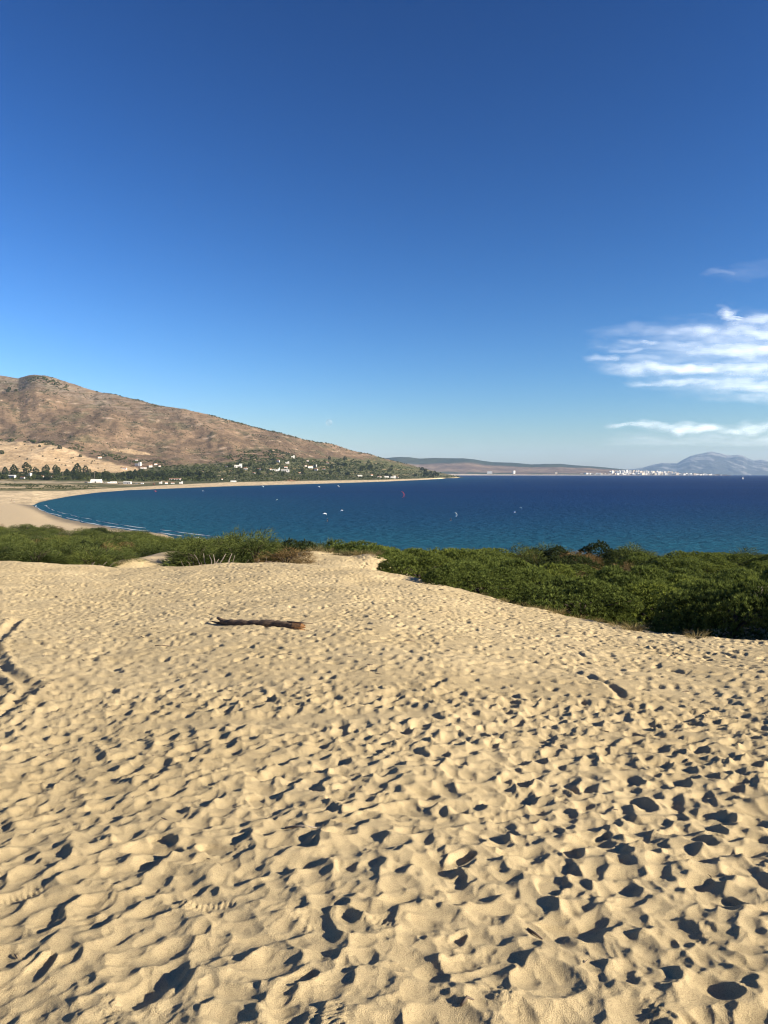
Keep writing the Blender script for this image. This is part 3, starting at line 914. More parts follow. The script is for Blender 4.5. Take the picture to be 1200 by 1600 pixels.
M_GRASS = leaf_mat('dry_grass', (.10, .085, .04), (.28, .22, .11))
M_TREE = leaf_mat('far_leaves', (.022, .032, .012), (.070, .080, .030))
M_BARK = simple_mat('bark', (.05, .038, .028), .95, 9, .4)
M_DEAD = simple_mat('bleached_wood', (.19, .16, .13), .9, 14, .35)
M_DARKDEAD = simple_mat('weathered_wood', (.13, .10, .075), .95, 14, .4)

def dirs(n):
    v = rng.normal(size=(n, 3)); return v / np.linalg.norm(v, axis=1)[:, None]

def needles(centers, normals, tint, per, length, width, spread):
    """tufts of thin three-sided needles: (verts, faces, tint)"""
    n = len(centers)
    C0 = np.repeat(centers, per, 0); N0 = np.repeat(normals, per, 0)
    d = N0 + spread * dirs(n * per); d /= np.linalg.norm(d, axis=1)[:, None]
    L = length * rng.uniform(.6, 1.15, n * per)[:, None]
    side = np.cross(d, dirs(n * per)); side /= np.linalg.norm(side, axis=1)[:, None] + 1e-9
    w = width * rng.uniform(.7, 1.3, n * per)[:, None]
    a = C0 - side * w * .5 + d * L * .05; b = C0 + side * w * .5 + d * L * .05; c = C0 + d * L + side * w * .1
    V = np.stack([a, b, c], 1).reshape(-1, 3)
    Fc = np.arange(len(V)).reshape(-1, 3)
    t = np.clip(np.repeat(tint, per)[:, None] + rng.normal(0, .1, n * per)[:, None] + np.array([-.12, -.12, .18])[None, :], 0, 1).reshape(-1)
    return V, Fc, t

def dome_points(n, rx, rz, lobes, lob_amp, zmin=-.12, seed=0.0):
    """points on a lumpy dome made of overlapping rounded lobes"""
    v = dirs(int(n * 2.2)); v = v[v[:, 2] > zmin][:n]
    r = np.ones(len(v)) * .80
    nrm = v.copy()
    for (l, sz) in lobes:
        dd = v @ l; b = np.clip((dd - (1 - sz)) / sz, 0, 1)
        r = np.maximum(r, .80 + lob_amp * np.sqrt(b))
    P = v * r[:, None] * np.array([rx, rx, rz])
    nn = v / np.array([rx, rx, rz]); nn /= np.linalg.norm(nn, axis=1)[:, None]
    return P, nn

def branches(mb, n, height, spread, r0):
    for _ in range(n):
        a = random.uniform(0, 6.28); rr_ = random.uniform(.35, 1) * spread
        z0 = random.uniform(.05, .35) * height
        mid = (math.cos(a) * rr_ * .45, math.sin(a) * rr_ * .45, z0 + (height - z0) * .55)
        mb.tube([(0, 0, z0), mid, (math.cos(a) * rr_, math.sin(a) * rr_, height * random.uniform(.65, .95))], [r0 * .55, r0 * .35, r0 * .1], 5)

def pine_proto(i):
    rx, rz = random.uniform(2.2, 2.7), random.uniform(1.5, 2.0)
    lobes = [(l, random.uniform(.05, .13)) for l in dirs(22) if l[2] > -.2]
    V = []; 
    for layer, (sc, n, per) in enumerate([(1.0, 2000, 13), (.86, 800, 9)]):
        P_, N_ = dome_points(n, rx * sc, rz * sc, lobes, .34)
        P_ += rng.normal(0, .05, P_.shape)
        P_[:, 2] += .32
        up = N_ + np.array([0, 0, .55]); up /= np.linalg.norm(up, axis=1)[:, None]
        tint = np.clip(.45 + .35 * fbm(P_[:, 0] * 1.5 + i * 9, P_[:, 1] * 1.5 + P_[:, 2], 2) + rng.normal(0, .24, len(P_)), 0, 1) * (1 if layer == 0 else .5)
        V.append(needles(P_, up, tint, per, .18, .033, .85))
    off = 0; vs_, fs_, ts_ = [], [], []
    for v, f, t_ in V: vs_.append(v); fs_.append(f + off); ts_.append(t_); off += len(v)
    crown = mesh_np('pine_crown', np.vstack(vs_), np.vstack(fs_), False, {'tint': ('FLOAT', np.concatenate(ts_))}); crown.materials.append(M_PINE)
    mb = MB(); mb.tube([(0, 0, -.5), (.05, .03, .4), (.02, -.05, rz * .7)], [.16, .12, .07], 7, .1)
    branches(mb, 9, rz * .95, rx * .8, .1)
    trunk = mb.mesh('pine_trunk', True); trunk.materials.append(M_BARK)
    return trunk, crown, rx

def blade_strips(base, dirn, length, width, bend, tint, segs=3):
    n = len(base)
    side = np.cross(dirn, dirs(n)); side /= np.linalg.norm(side, axis=1)[:, None] + 1e-9
    ts = np.linspace(0, 1, segs + 1)
    rows_ = []
    for q in ts:
        p = base + dirn * (length * q)[:, None] + bend * (q ** 2)
        w = (width * (1 - .8 * q))[:, None]
        rows_.append(p - side * w / 2); rows_.append(p + side * w / 2)
    V = np.stack(rows_, 1).reshape(-1, 3)
    per = 2 * (segs + 1); k0 = np.arange(n)[:, None] * per
    f = np.concatenate([np.concatenate([k0 + 2 * i, k0 + 2 * i + 1, k0 + 2 * i + 3, k0 + 2 * i + 2], 1) for i in range(segs)])
    tt_ = np.clip(np.repeat(tint, per) + np.tile(np.repeat(ts, 2) * .3 - .12, n), 0, 1)
    return V, f, tt_

def broom_proto(i, mat, n=3800, rx=1.25, h=1.7, name='broom'):
    lobes = [(l, random.uniform(.05, .13)) for l in dirs(13) if l[2] > -.2]
    P_, N_ = dome_points(n, rx, h * .8, lobes, .5, -.05)
    sc = rng.uniform(.45, 1.08, len(P_)) ** .5
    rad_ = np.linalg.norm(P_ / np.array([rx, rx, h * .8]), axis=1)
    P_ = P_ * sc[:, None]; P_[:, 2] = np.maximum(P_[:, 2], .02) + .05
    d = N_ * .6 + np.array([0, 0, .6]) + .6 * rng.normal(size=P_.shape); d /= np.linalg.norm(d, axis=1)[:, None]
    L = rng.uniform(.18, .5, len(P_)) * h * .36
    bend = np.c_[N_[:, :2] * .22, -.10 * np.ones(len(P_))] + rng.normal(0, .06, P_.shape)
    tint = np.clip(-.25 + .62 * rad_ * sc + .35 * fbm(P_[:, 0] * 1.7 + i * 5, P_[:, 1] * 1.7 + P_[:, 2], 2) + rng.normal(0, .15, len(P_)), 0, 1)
    V, f, t_ = blade_strips(P_, d, L, rng.uniform(.018, .036, len(P_)), bend, tint, 2)
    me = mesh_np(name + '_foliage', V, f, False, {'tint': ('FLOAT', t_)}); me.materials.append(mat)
    mb = MB(); branches(mb, 10, h * .8, rx * .8, .06)
    st = mb.mesh(name + '_stems', True); st.materials.append(M_BARK)
    return st, me, rx

PINES = [pine_proto(i) for i in range(5)]
BROOMS = [broom_proto(i, M_BROOM) for i in range(4)]
DRYS = [broom_proto(i + 9, M_DRY, 2600) for i in range(2)]
def juniper_proto(i):
    rx, rz = 1.5, 1.5
    lobes = [(l, random.uniform(.08, .2)) for l in dirs(16) if l[2] > -.2]
    P_, N_ = dome_points(1100, rx, rz, lobes, .28, -.2); P_[:, 2] += .3; P_ += rng.normal(0, .06, P_.shape)
    tint = np.clip(.4 + .4 * fbm(P_[:, 0] * 2 + i, P_[:, 1] * 2 + P_[:, 2], 2) + rng.normal(0, .15, len(P_)), 0, 1)
    v, f, t_ = needles(P_, N_, tint, 10, .16, .05, 1.0)
    me = mesh_np('juniper_foliage', v, f, False, {'tint': ('FLOAT', t_)}); me.materials.append(M_JUNI)
    mb = MB(); branches(mb, 8, 1.4, 1.1, .07); st = mb.mesh('juniper_stems', True); st.materials.append(M_BARK)
    return st, me, rx
JUNIS = [juniper_proto(i) for i in range(2)]

def plant(name, proto, label, cat, group, x, y, sc, sz=1.0, sink=.15, part=('trunk', 'crown')):
    st, fo, rx = proto
    z = float(ground(x, y)) - sink * sc
    o = thing(name, label, cat, (x, y, z), random.uniform(0, 6.28), (sc, sc, sc * sz), group)
    o.rotation_euler = (random.gauss(0, .05), random.gauss(0, .05), o.rotation_euler[2])
    put(part[0], st, None, o); put(part[1], fo, None, o)
    return o

def top_row_right(px, y, D):
    front_ = np.interp(px, [540, 600, 700, 800, 950, 1050, 1200], [852, 862, 880, 897, 908, 898, 878])
    sky_ = np.interp(px, [540, 650, 750, 850, 1000, 1200], [843, 848, 853, 859, 861, 864])
    return float(sky_ + (front_ - sky_) * math.exp(-max(y - D - 5, 0) / 32))
def top_row_left(px, y):
    front_ = np.interp(px, [-100, 0, 100, 160, 185, 230, 265, 290, 330, 380, 420, 480, 540], [838, 840, 838, 844, 864, 866, 842, 820, 816, 828, 835, 844, 846])
    sky_ = np.interp(px, [0, 60, 130, 200, 260, 320, 400, 500, 540], [806, 811, 820, 826, 821, 819, 823, 829, 838])
    return float(sky_ + (front_ - sky_) * math.exp(-max(y - 52, 0) / 26))
def scatter(n_try, region, spacing):
    """region(x,y)->bool in ground coordinates; spacing(y)"""
    out = []
    for _ in range(n_try):
        c = region()
        if c is None: continue
        x, y = c; sp = spacing(y)
        if all((x - a) ** 2 + ((y - b) * .8) ** 2 > (.5 * (sp + s_)) ** 2 for a, b, s_ in out):
            out.append((x, y, sp))
    return out

def ground_px(x, y):
    p = np.array([x, y, float(ground(x, y))]); a, b = pix(p); return float(a), float(b)

def where_left(px):
    for lim, w in ((60, 'at the left edge under the wide beach'), (130, 'below the curve of the shoreline'), (200, 'just left of the sand hollow'),
                   (310, 'around the sand hollow'), (440, 'behind the dead grey stems')):
        if px < lim: return w
    return 'between the dead stems and the sand hummock'
def where_right(px):
    for lim, w in ((700, 'right of the sand hummock'), (810, 'left of the dark juniper domes'), (1030, 'below the dark juniper domes')):
        if px < lim: return w
    return 'towards the right edge'
random.seed(21); rng = np.random.default_rng(21)
# ---- pines on the right slope
def right_region():
    y = 20 + 230 * random.random() ** 1.7
    u = random.uniform(-.055, .72)
    D = float(crestD(u))
    if y < D + 2.4 + (2.0 if u < .12 else 0): return None
    x = u * y; px, py = ground_px(x, y)
    if u < -.03 and y > 110: return None
    if px < 650 and y < (50 if px > 610 else 58): return None
    if ground(x, y) < 1.2: return None
    return x, y
pines = scatter(5200, right_region, lambda y: 4.3 * max(y / 45, .66) ** .5)
def mixed(px, py):        # the browner mixed scrub behind the near pines
    return 800 < px < 1020 and 862 < py < 900
front = []
for (x, y, sp) in sorted(pines, key=lambda q: q[1]):
    px, py = ground_px(x, y)
    if y > 78 and 790 < px < 1030 and random.random() < .8:
        kind = random.random()
        if kind < .55:
            plant('broom_shrub', random.choice(BROOMS), 'olive broom shrub in the mixed scrub behind the pines', 'shrub', 'broom shrubs behind the pines', x, y, sp / 2.5, .85, part=('stems', 'foliage'))
        elif kind < .8:
            plant('dry_shrub', random.choice(DRYS), 'rust brown dry shrub in the scrub behind the pines', 'shrub', 'dry shrubs behind the pines', x, y, sp / 2.7, .75, part=('stems', 'foliage'))
        else:
            plant('juniper_shrub', random.choice(JUNIS), 'dark green juniper in the scrub behind the pines', 'shrub', 'junipers behind the pines', x, y, sp / 3.0, .8, part=('stems', 'foliage'))
        continue
    if y > 70 and px > 1000 and random.random() < .1:
        plant('broom_shrub', random.choice(BROOMS), 'olive broom shrub poking up among the pines at right', 'shrub', 'broom shrubs among the right pines', x, y, sp / 2.2, .75, part=('stems', 'foliage'))
        continue
    edge_ = y < float(crestD(x / y)) + 6
    sc_ = sp * .60 / 2.4 * random.uniform(.9, 1.2)
    lab = ('low dense green pine bush in the front row along the sand edge' if edge_ else
           'rounded green pine bush behind the front row, ' + where_right(px) if y < 90 else
           'distant green pine bush near the water, ' + where_right(px))
    grp = 'pines along the sand edge' if edge_ else 'pines on the slope ' + where_right(px) if y < 90 else 'pines near the water ' + where_right(px)
    o_ = plant('pine_bush', random.choice(PINES), lab, 'pine', grp, x, y, sc_, min(max((float(zrow(y, top_row_right(px, y, float(crestD(x / y))))) - float(ground(x, y))) * random.uniform(.68, 1.15), 1.1), 3.4) / (1.95 * sc_))
    if edge_: front.append((px, o_))
ORD = ['first', 'second', 'third', 'fourth', 'fifth', 'sixth', 'seventh', 'eighth', 'ninth', 'tenth', 'eleventh', 'twelfth']
for q, (_, o_) in enumerate(sorted(front, key=lambda e: e[0])[:12]):
    o_['label'] = ORD[q] + ' green pine bush from the left in the front row along the sand edge'
# tall dark juniper domes on the skyline
for (px, py, yy_, sc, lab) in [(932, 868, 150, 2.3, 'tallest dark juniper dome on the bush skyline at right'), (868, 872, 152, 1.9, 'broad dark juniper just left of the tallest dome'),
                         (838, 873, 152, 1.6, 'small dark juniper at the left end of the skyline clump'), (985, 874, 146, 1.7, 'flat dark juniper just right of the tallest dome')]:
    plant('juniper_shrub', JUNIS[0], lab, 'shrub', None, float(tanu(px, py)) * yy_, yy_, sc, 1.15, part=('stems', 'foliage'))
plant('dry_shrub', DRYS[0], 'orange brown dry shrub amid the green pines', 'shrub', None, float(tanu(972, 905)) * 84, 84, 1.5, 1.5, 0, part=('stems', 'foliage'))
plant('dry_shrub', DRYS[1], 'pale brown dry shrub at the far rim beside the sea', 'shrub', None, float(tanu(818, 880)) * 148, 148, 1.7, 1.2, part=('stems', 'foliage'))
# bushes standing right of the picture, whose shadows reach across the sand
for (x, y, sc) in [(19.5, 18.5, .9), (18.5, 23.0, 1.3), (19.5, 27.0, 1.6), (22.0, 31.0, 1.7), (25.0, 27.5, 1.9)]:
    plant('pine_bush', random.choice(PINES), 'pine bush just outside the right edge that shades the sand', 'pine', 'pines right of the frame', x, y, sc, 1.25)

random.seed(34)
# ---- broom and scrub on the left slope
CLEAR = [(185, 302, 850, 915, 70), (455, 650, 850, 915, 58), (225, 262, 826, 842, 400), (90, 132, 826, 842, 400), (-10, 26, 822, 834, 400), (345, 440, 868, 888, 50)]
def left_region():
    y = 47 + 300 * random.random() ** 2.0
    u = random.uniform(-.62, -.02)
    x = u * y; px, py = ground_px(x, y)
    D = float(crestD(u))
    if y < D + 4.5 or ground(x, y) < 1.6: return None
    if any(a < px < b and c < py < d and y < e for a, b, c, d, e in CLEAR): return None
    if px > 560 and y < 70: return None
    if y > 85 and noise(x / 13, y / 18) > (.2 if y < 150 else .1): return None
    return x, y
left = scatter(5000, left_region, lambda y: 2.8 * max(y / 60, .8) ** .6)
for (x, y, sp) in left:
    px, py = ground_px(x, y)
    r_ = random.random()
    sc = sp / 2.1
    hh = min(max((float(zrow(y, top_row_left(px, y))) - float(ground(x, y))) * random.uniform(.6, 1.15), .5), 3.1)
    browny = .05 + .22 * (float(noise(x / 8 + 50, y / 12)) > .2) + (.35 if 400 < px < 560 else 0)
    if r_ < browny:
        plant('dry_shrub', random.choice(DRYS), 'brown dry shrub among the green broom ' + where_left(px), 'shrub', 'dry shrubs ' + where_left(px), x, y, sc * 1.05, .9 * hh / (1.75 * sc), part=('stems', 'foliage'))
    elif r_ > .94 and not (270 < px < 460 and y < 85):
        plant('juniper_shrub', random.choice(JUNIS), 'dark rounded juniper among the broom ' + where_left(px), 'shrub', 'junipers ' + where_left(px), x, y, sc * .8, .9 * hh / (1.5 * sc), part=('stems', 'foliage'))
    else:
        near_ = y < 75
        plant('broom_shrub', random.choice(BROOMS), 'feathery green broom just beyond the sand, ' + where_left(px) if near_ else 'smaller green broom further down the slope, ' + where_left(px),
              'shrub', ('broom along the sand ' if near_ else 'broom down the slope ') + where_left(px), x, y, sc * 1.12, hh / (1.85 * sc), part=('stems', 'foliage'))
for (px, yy_, sc, h_, lab) in [(318, 72, 1.7, 1.0, 'tallest bright green broom behind the dead stems'), (352, 70, 1.5, .95, 'bright green broom right beside the tallest one'),
                               (285, 76, 1.5, 1.0, 'green broom just left of the tallest one'), (395, 66, 1.3, .85, 'feathery broom behind the slanting dead twigs')]:
    plant('broom_shrub', random.choice(BROOMS), lab, 'shrub', None, float(tanu(px, 870)) * yy_, yy_, sc, h_, part=('stems', 'foliage'))

# ---- dry grass on the hummocks
def grass_proto():
    n = 150; a = rng.uniform(0, 6.28, n); r_ = np.sqrt(rng.random(n)) * .35
    base = np.c_[np.cos(a) * r_, np.sin(a) * r_, np.zeros(n)]
    d = np.c_[np.cos(a) * .45, np.sin(a) * .45, np.ones(n)] + .25 * rng.normal(size=(n, 3)); d /= np.linalg.norm(d, axis=1)[:, None]
    V, f, t_ = blade_strips(base, d, rng.uniform(.2, .5, n), np.full(n, .018), np.c_[np.cos(a) * .1, np.sin(a) * .1, -.1 * np.ones(n)], rng.random(n) * .8, 2)
    me = mesh_np('grass_tuft', V, f, False, {'tint': ('FLOAT', t_)}); me.materials.append(M_GRASS); return me
GR = grass_proto()
for (px, py, yy_, sc) in [(548, 868, 53, 1.4), (562, 870, 53, 1.1), (530, 871, 53, 1.2), (585, 873, 52, 1.2), (600, 880, 50, 1.0), (492, 868, 54, 1.3), (478, 873, 52, 1.0), (510, 870, 54, 1.1),
                          (300, 862, 62, 1.6), (270, 864, 62, 1.3), (200, 876, 59, 1.1), (185, 882, 56, 1.0), (615, 886, 47, 1.1), (640, 895, 44, 1.0), (460, 878, 50, 1.2)]:
    x = float(tanu(px, py)) * yy_
    g = put('grass_tuft', GR, None, None, label='small tuft of dry grass on the grey sand hummock' if 450 < px < 650 else 'small tuft of dry grass on the shaded dune hollow',
            category='grass', group='grass tufts on the hummock' if 450 < px < 650 else 'grass tufts in the hollow')
    g.location = (x, yy_, float(ground(x, yy_)) - .03); g.scale = (sc,) * 3; g.rotation_euler = (0, 0, random.uniform(0, 6))

random.seed(55)
for q in range(34):
    px = random.uniform(640, 1180); e_row = float(np.interp(tanu(px, 940), EU, EDGE[:, 1])); u_ = float(tanu(px, e_row)); yy_ = float(crestD(u_)) + random.uniform(-.6, 2.6)
    g = put('grass_tuft', GR, None, None, label='tiny dry grass tuft along the sand edge under the pines', category='grass', group='grass tufts along the pine edge')
    g.location = (u_ * yy_, yy_, float(ground(u_ * yy_, yy_)) - .02); g.scale = (random.uniform(.35, .8),) * 3; g.rotation_euler = (0, 0, random.uniform(0, 6))
# ================================================================== LOG AND DEAD WOOD
def sand_at(x, y): return float(ground(x, y)) + float(sand_h(np.array([x]), np.array([y]))[0])
Lp = near_point(347, 976); Rp = near_point(474, 984)
cen = (Lp + Rp) / 2; cen[2] = sand_at(cen[0], cen[1])
logT = thing('log', 'dark weathered log with a pale broken end lying on the sand', 'log', tuple(cen))
half = float(np.linalg.norm((Rp - Lp)[:2])) / 2
ax = (Rp - Lp) / np.linalg.norm(Rp - Lp)
sgm = np.linspace(-1, .84, 26)
pts = [(ax[0] * q * half, ax[1] * q * half + .05 * math.sin(q * 3), ax[2] * q * half + .06 + .022 * math.sin(q * 2.6 + 1.6) + (.02 * max(-q - .7, 0) / .3)) for q in sgm]
rad = [(.104 + .014 * math.sin(q * 5) + .012 * random.uniform(-1, 1)) * (.75 if q < -.85 else 1) for q in sgm]
k = NT('log_bark'); nb = k.noise(7, 6, .7, None, (.35, 2, 2)); nb2 = k.noise(30, 4, .7, None, (.3, 1.5, 1.5))
cb = k.ramp(nb.outputs['Fac'], [(.3, (.035, .024, .016)), (.5, (.095, .062, .040)), (.62, (.17, .11, .066)), (.75, (.22, .16, .11))]).outputs[0]
k.link(k.mix(.5, cb, k.ramp(nb2.outputs['Fac'], [(.3, .5), (.7, 1.4)]).outputs[0], 'MULTIPLY'), k.bsdf.inputs['Base Color'])
k.bsdf.inputs['Roughness'].default_value = .95; k.bump(nb2.outputs['Fac'], .8, .02)
M_LOG = k.m
put('trunk', MB().tube(pts, rad, 14, .13).mesh('log_trunk', True), M_LOG, logT)
mb = MB()
e0 = np.array(pts[-1])
for q in range(11):
    a = 2 * math.pi * q / 11; r_ = .07 if q else 0
    o_ = np.array([0, math.cos(a) * r_, math.sin(a) * r_]); l_ = random.uniform(.10, .30)
    mb.tube([e0 + o_ - ax * .12, e0 + o_ * .95 + ax * l_ * .6, e0 + o_ * .9 + ax * l_], [.045, .034, .006], 5, .25)
put('broken_end', mb.mesh('log_broken_end'), simple_mat('fresh_wood', (.42, .22, .09), .85, 25, .4), logT, label='pale orange splintered end of the log')
mb = MB(); s0 = np.array(pts[1])
mb.tube([s0, s0 - ax * .14 + np.array([0, 0, .07]), s0 - ax * .26 + np.array([0, 0, .12])], [.06, .05, .035], 8, .12)
put('branch_stub', mb.mesh('log_stub', True), M_LOG, logT)
mb = MB(); mb.tube([s0 + ax * .1, s0 - ax * .25 + np.array([0, 0, -.02]), s0 - ax * .52 + np.array([0, 0, .02])], [.045, .03, .008], 6, .12)
put('branch_stub', mb.mesh('log_twig', True), M_LOG, logT)
mb = MB(); e1 = np.array(pts[-4]) + np.array([0, 0, .1])
mb.tube([e1, e1 + ax * .35, e1 + ax * .8 + np.array([0, 0, .0])], [.03, .022, .006], 6, .12)
put('bark_strip', mb.mesh('log_strip', True), M_LOG, logT)

def dead_stems(name, label, px, py, yy_, stems, mat=M_DEAD):
    x = float(tanu(px, py)) * yy_; z = sand_at(x, yy_)
    t_ = thing(name, label, 'dead shrub', (x, yy_, z))
    for (dx, lean, h_, r_, kink) in stems:
        b0 = np.array([dx, random.uniform(-.3, .3), -.15])
        tip = b0 + np.array([lean, random.uniform(-.2, .2), h_ + .15]); md = (b0 + tip) / 2 + np.array([kink + random.uniform(-.12, .12), 0, random.uniform(-.06, .1)])
        put('stem', MB().tube([b0, (b0 + md) / 2, md, (md + tip) / 2, tip], [r_ * .7, r_ * .66, r_ * .6, r_ * .48, r_ * .3], 6, .1).mesh('stem', True), mat, t_)
    return t_
dead_stems('dead_shrub', 'tallest trio of bare grey stems at the dune rim', 322, 880, 46.5, [(-.35, -.35, .75, .035, .02), (.1, -.22, .8, .05, -.05), (.35, -.1, .7, .055, .02), (.5, .02, .75, .06, 0), (.2, .5, .4, .05, .02)])
dead_stems('dead_shrub', 'low spiky dead twigs left of the tall grey stems', 301, 882, 46.5, [(-.5, -.3, .4, .025, .05), (-.2, -.2, .3, .03, .02), (.1, -.4, .45, .03, .05), (.3, .35, .3, .04, .04), (.5, -.2, .35, .05, .03)], M_DARKDEAD)
dead_stems('dead_shrub', 'forked bleached dead branch right of the tall grey stems', 350, 880, 47, [(-.5, .55, .7, .05, .05), (.15, .35, .75, .06, .08), (.2, .1, .35, .07, 0), (.1, -.5, .2, .06, 0), (.4, .2, .6, .03, 0)])
dead_stems('dead_shrub', 'two slanting brown dead sticks further right on the rim', 388, 879, 46, [(-.2, .3, .32, .035, 0), (.25, .5, .34, .05, .1), (.5, .5, .1, .03, 0)], M_DARKDEAD)
dead_stems('dead_shrub', 'thin single upright twig beside a prostrate dead branch', 412, 878, 46, [(.2, .02, .42, .02, 0), (-.3, .8, .12, .04, .05), (.1, .7, .08, .035, .05)], M_DARKDEAD)
dead_stems('dead_shrub', 'crossed pale dead branches at the foot of the left broom', 152, 886, 47, [(-.4, .2, .35, .04, .05), (.2, .45, .4, .04, -.05), (.6, .5, .35, .035, .05), (0, -.4, .3, .03, 0), (.3, -.3, .25, .03, .05)])
dead_stems('dead_shrub', 'tiny forked twig standing on the sand below the hummock', 500, 893, 43, [(0, -.1, .35, .018, 0), (.02, .12, .3, .016, .02)], M_DARKDEAD)
# dry drooping root mass on the right edge, and driftwood in the shade under it
x0 = float(tanu(1196, 930)) * 27.0; z0 = float(zrow(27.0, 918))
t_ = thing('dead_branches', 'fan of dry bleached drooping branches at the right edge', 'dead branches', (x0, 27.0, z0))
for q in range(46):
    a = random.uniform(0, 6.28); r_ = random.uniform(.35, 1.0)
    tip = np.array([math.cos(a) * r_, math.sin(a) * r_ * .7 - .2, -random.uniform(.2, .95)])
    put('branch', MB().tube([(0, 0, 0), tip * np.array([.6, .6, .15]) + np.array([0, 0, .08]), tip], [.02, .016, .006], 5, .1).mesh('dry_branch', True), M_DEAD, t_)
put('branch', MB().tube([(0, 0, .02), (.1, .3, -.8), (.15, .5, float(ground(x0 + .15, 27.5)) - z0 - .2)], [.06, .08, .1], 7, .1).mesh('dry_bough', True), M_DARKDEAD, t_)
for (px, py, ln, ang, r_, lab) in [(1150, 993, 1.6, .1, .05, 'dark driftwood branch in the shade at right'), (1168, 998, 1.0, -.4, .04, 'short dark branch stub below the shaded driftwood'),
                                  (1082, 988, .9, 1.2, .06, 'dark stump leaning at the shaded sand edge')]:
    p = near_point(px, py); p[2] = sand_at(p[0], p[1])
    d = np.array([math.cos(ang), .2, .18 if ang < 1 else .8]); d /= np.linalg.norm(d)
    o = put('driftwood', MB().tube([-d * ln / 2 + (0, 0, .05), np.array([0, 0, .09]), d * ln / 2 + (0, 0, .06)], [r_, r_ * .9, r_ * .4], 7, .15).mesh('driftwood', True), M_DARKDEAD, None, label=lab, category='driftwood')
    o.location = tuple(p)
# small twigs lying on the near sand
for (px, py, ln, ang, lab) in [(836, 1457, .11, -.9, 'small dark twig on the near sand right of centre'),
                               (545, 943, .5, .1, 'short dark stick on the far sand above the log'), (640, 1002, .3, .5, 'little dark stick on the sand right of the log'),
                               (470, 1292, .25, -.15, 'thin straw among the prints left of centre'),
                               (730, 1570, .08, .6, 'tiny dark twig at the bottom edge'), (255, 1010, .35, .2, 'short stick on the sand left of the log')]:
    p = near_point(px, py); p[2] = sand_at(p[0], p[1]) + .004
    d = np.array([math.cos(ang), math.sin(ang), .05])
    r_ = .006 + ln * .02
    z1 = sand_at(p[0] + d[0] * ln / 2, p[1] + d[1] * ln / 2) - p[2] + .005; z2 = sand_at(p[0] - d[0] * ln / 2, p[1] - d[1] * ln / 2) - p[2] + .005
    o = put('twig', MB().tube([(-d[0] * ln / 2, -d[1] * ln / 2, z2), (0, 0, max(.006, (z1 + z2) / 2 + .003)), (d[0] * ln / 2, d[1] * ln / 2, z1)], [r_, r_, r_ * .5], 5).mesh('twig', True),
            M_DARKDEAD if 'dark' in lab or 'stick' in lab else M_DEAD, None, label=lab, category='twig')
    o.location = tuple(p)
# scattered bits of dry wood and straw on the sand
lv, lf, ln_ = [], [], 0
for q in range(170):
    yy_ = random.uniform(2.6, 42) if q < 110 else random.uniform(22, 40)
    uu_ = random.uniform(-.5, .5) if q < 110 else random.uniform(.05, .5)
    if yy_ > float(crestD(uu_)) - .5: continue
    x_ = uu_ * yy_; L_ = random.uniform(.008, .022) * (1 + yy_ / 6); a_ = random.uniform(0, 3.14)
    c0 = np.array([x_, yy_, sand_at(x_, yy_) + .003]); d_ = np.array([math.cos(a_), math.sin(a_), random.uniform(-.1, .25)]) * L_
    V, fs_ = tube([c0 - d_, c0 + np.array([0, 0, .003]), c0 + d_], [L_ * .12, L_ * .16, L_ * .06], 4, .2)
    for f in fs_: lf.append([i + ln_ for i in dict.fromkeys(f)])
    lv.extend(map(tuple, V)); ln_ += len(V)
me = bpy.data.meshes.new('wood_chips'); me.from_pydata([tuple(map(float, v)) for v in lv], [], lf)
put('wood_chips', me, M_DARKDEAD, kind='stuff', label='tiny bits of dry wood and straw strewn on the sand')
#@@FAR
# ================================================================== WOODS, SCRUB AND ROCKS ON THE HILL
def clumps(name, pts, rad, tint, mat, tris, flat=.75, kind='stuff', label=None):
    n = len(pts)
    c = np.repeat(pts, tris, 0); r_ = np.repeat(rad, tris)[:, None]
    d = dirs(n * tris); d[:, 2] = np.abs(d[:, 2])
    o = c + d * r_ * np.array([1, 1, flat]) * rng.uniform(.45, 1, (n * tris, 1))
    a = dirs(n * tris); b = np.cross(a, d); b /= np.linalg.norm(b, axis=1)[:, None] + 1e-9; a = np.cross(b, d)
    w = r_ * rng.uniform(.35, .75, (n * tris, 1))
    V = np.stack([o - a * w, o + a * w * .8 - b * w * .6, o + b * w + d * w * .3], 1).reshape(-1, 3)
    t_ = np.clip(np.repeat(np.repeat(tint, tris) + rng.normal(0, .12, n * tris), 3), 0, 1)
    return put(name, mesh_np(name, V, np.arange(len(V)).reshape(-1, 3), False, {'tint': ('FLOAT', t_)}), mat, kind=kind, label=label)

def sample_px(n, x0, x1, y0, y1, ok):
    px = rng.uniform(x0, x1, n); py = rng.uniform(y0, y1, n)
    m = ok(px, py); return px[m], py[m]
gline = lambda px: np.interp(px, [0, 180, 215, 240, 300, 360, 420, 520, 600, 700], [739, 738, 733, 728, 724, 722, 716, 714, 722, 741])
def ok_wood(px, py):
    n_ = fbm(px / 22, py / 5, 3, seed=61)
    bt = np.interp(px, [0, 60, 150, 240, 350, 500, 600, 700], [749, 750, 751, 752, 752.5, 750.5, 749, 746])
    upper = np.exp(-((px - 405) / 55) ** 2 - ((py - 714) / 8) ** 2) > .35
    hedge = (np.abs(py - np.interp(px, [0, 35, 130, 190, 300], [688, 691, 708, 722, 730]) + 3) < 3.2) & (n_ > -.05) & (px < 260)
    return (((py > gline(px) + 2 + 7 * n_) & (py < bt)) & (rng.random(len(px)) < .72 + .5 * n_)) | (upper & (n_ > -.15)) | hedge
wx, wy = sample_px(26000, -20, 716, 684, 753, ok_wood)
P_ = hill_point(wx, wy)
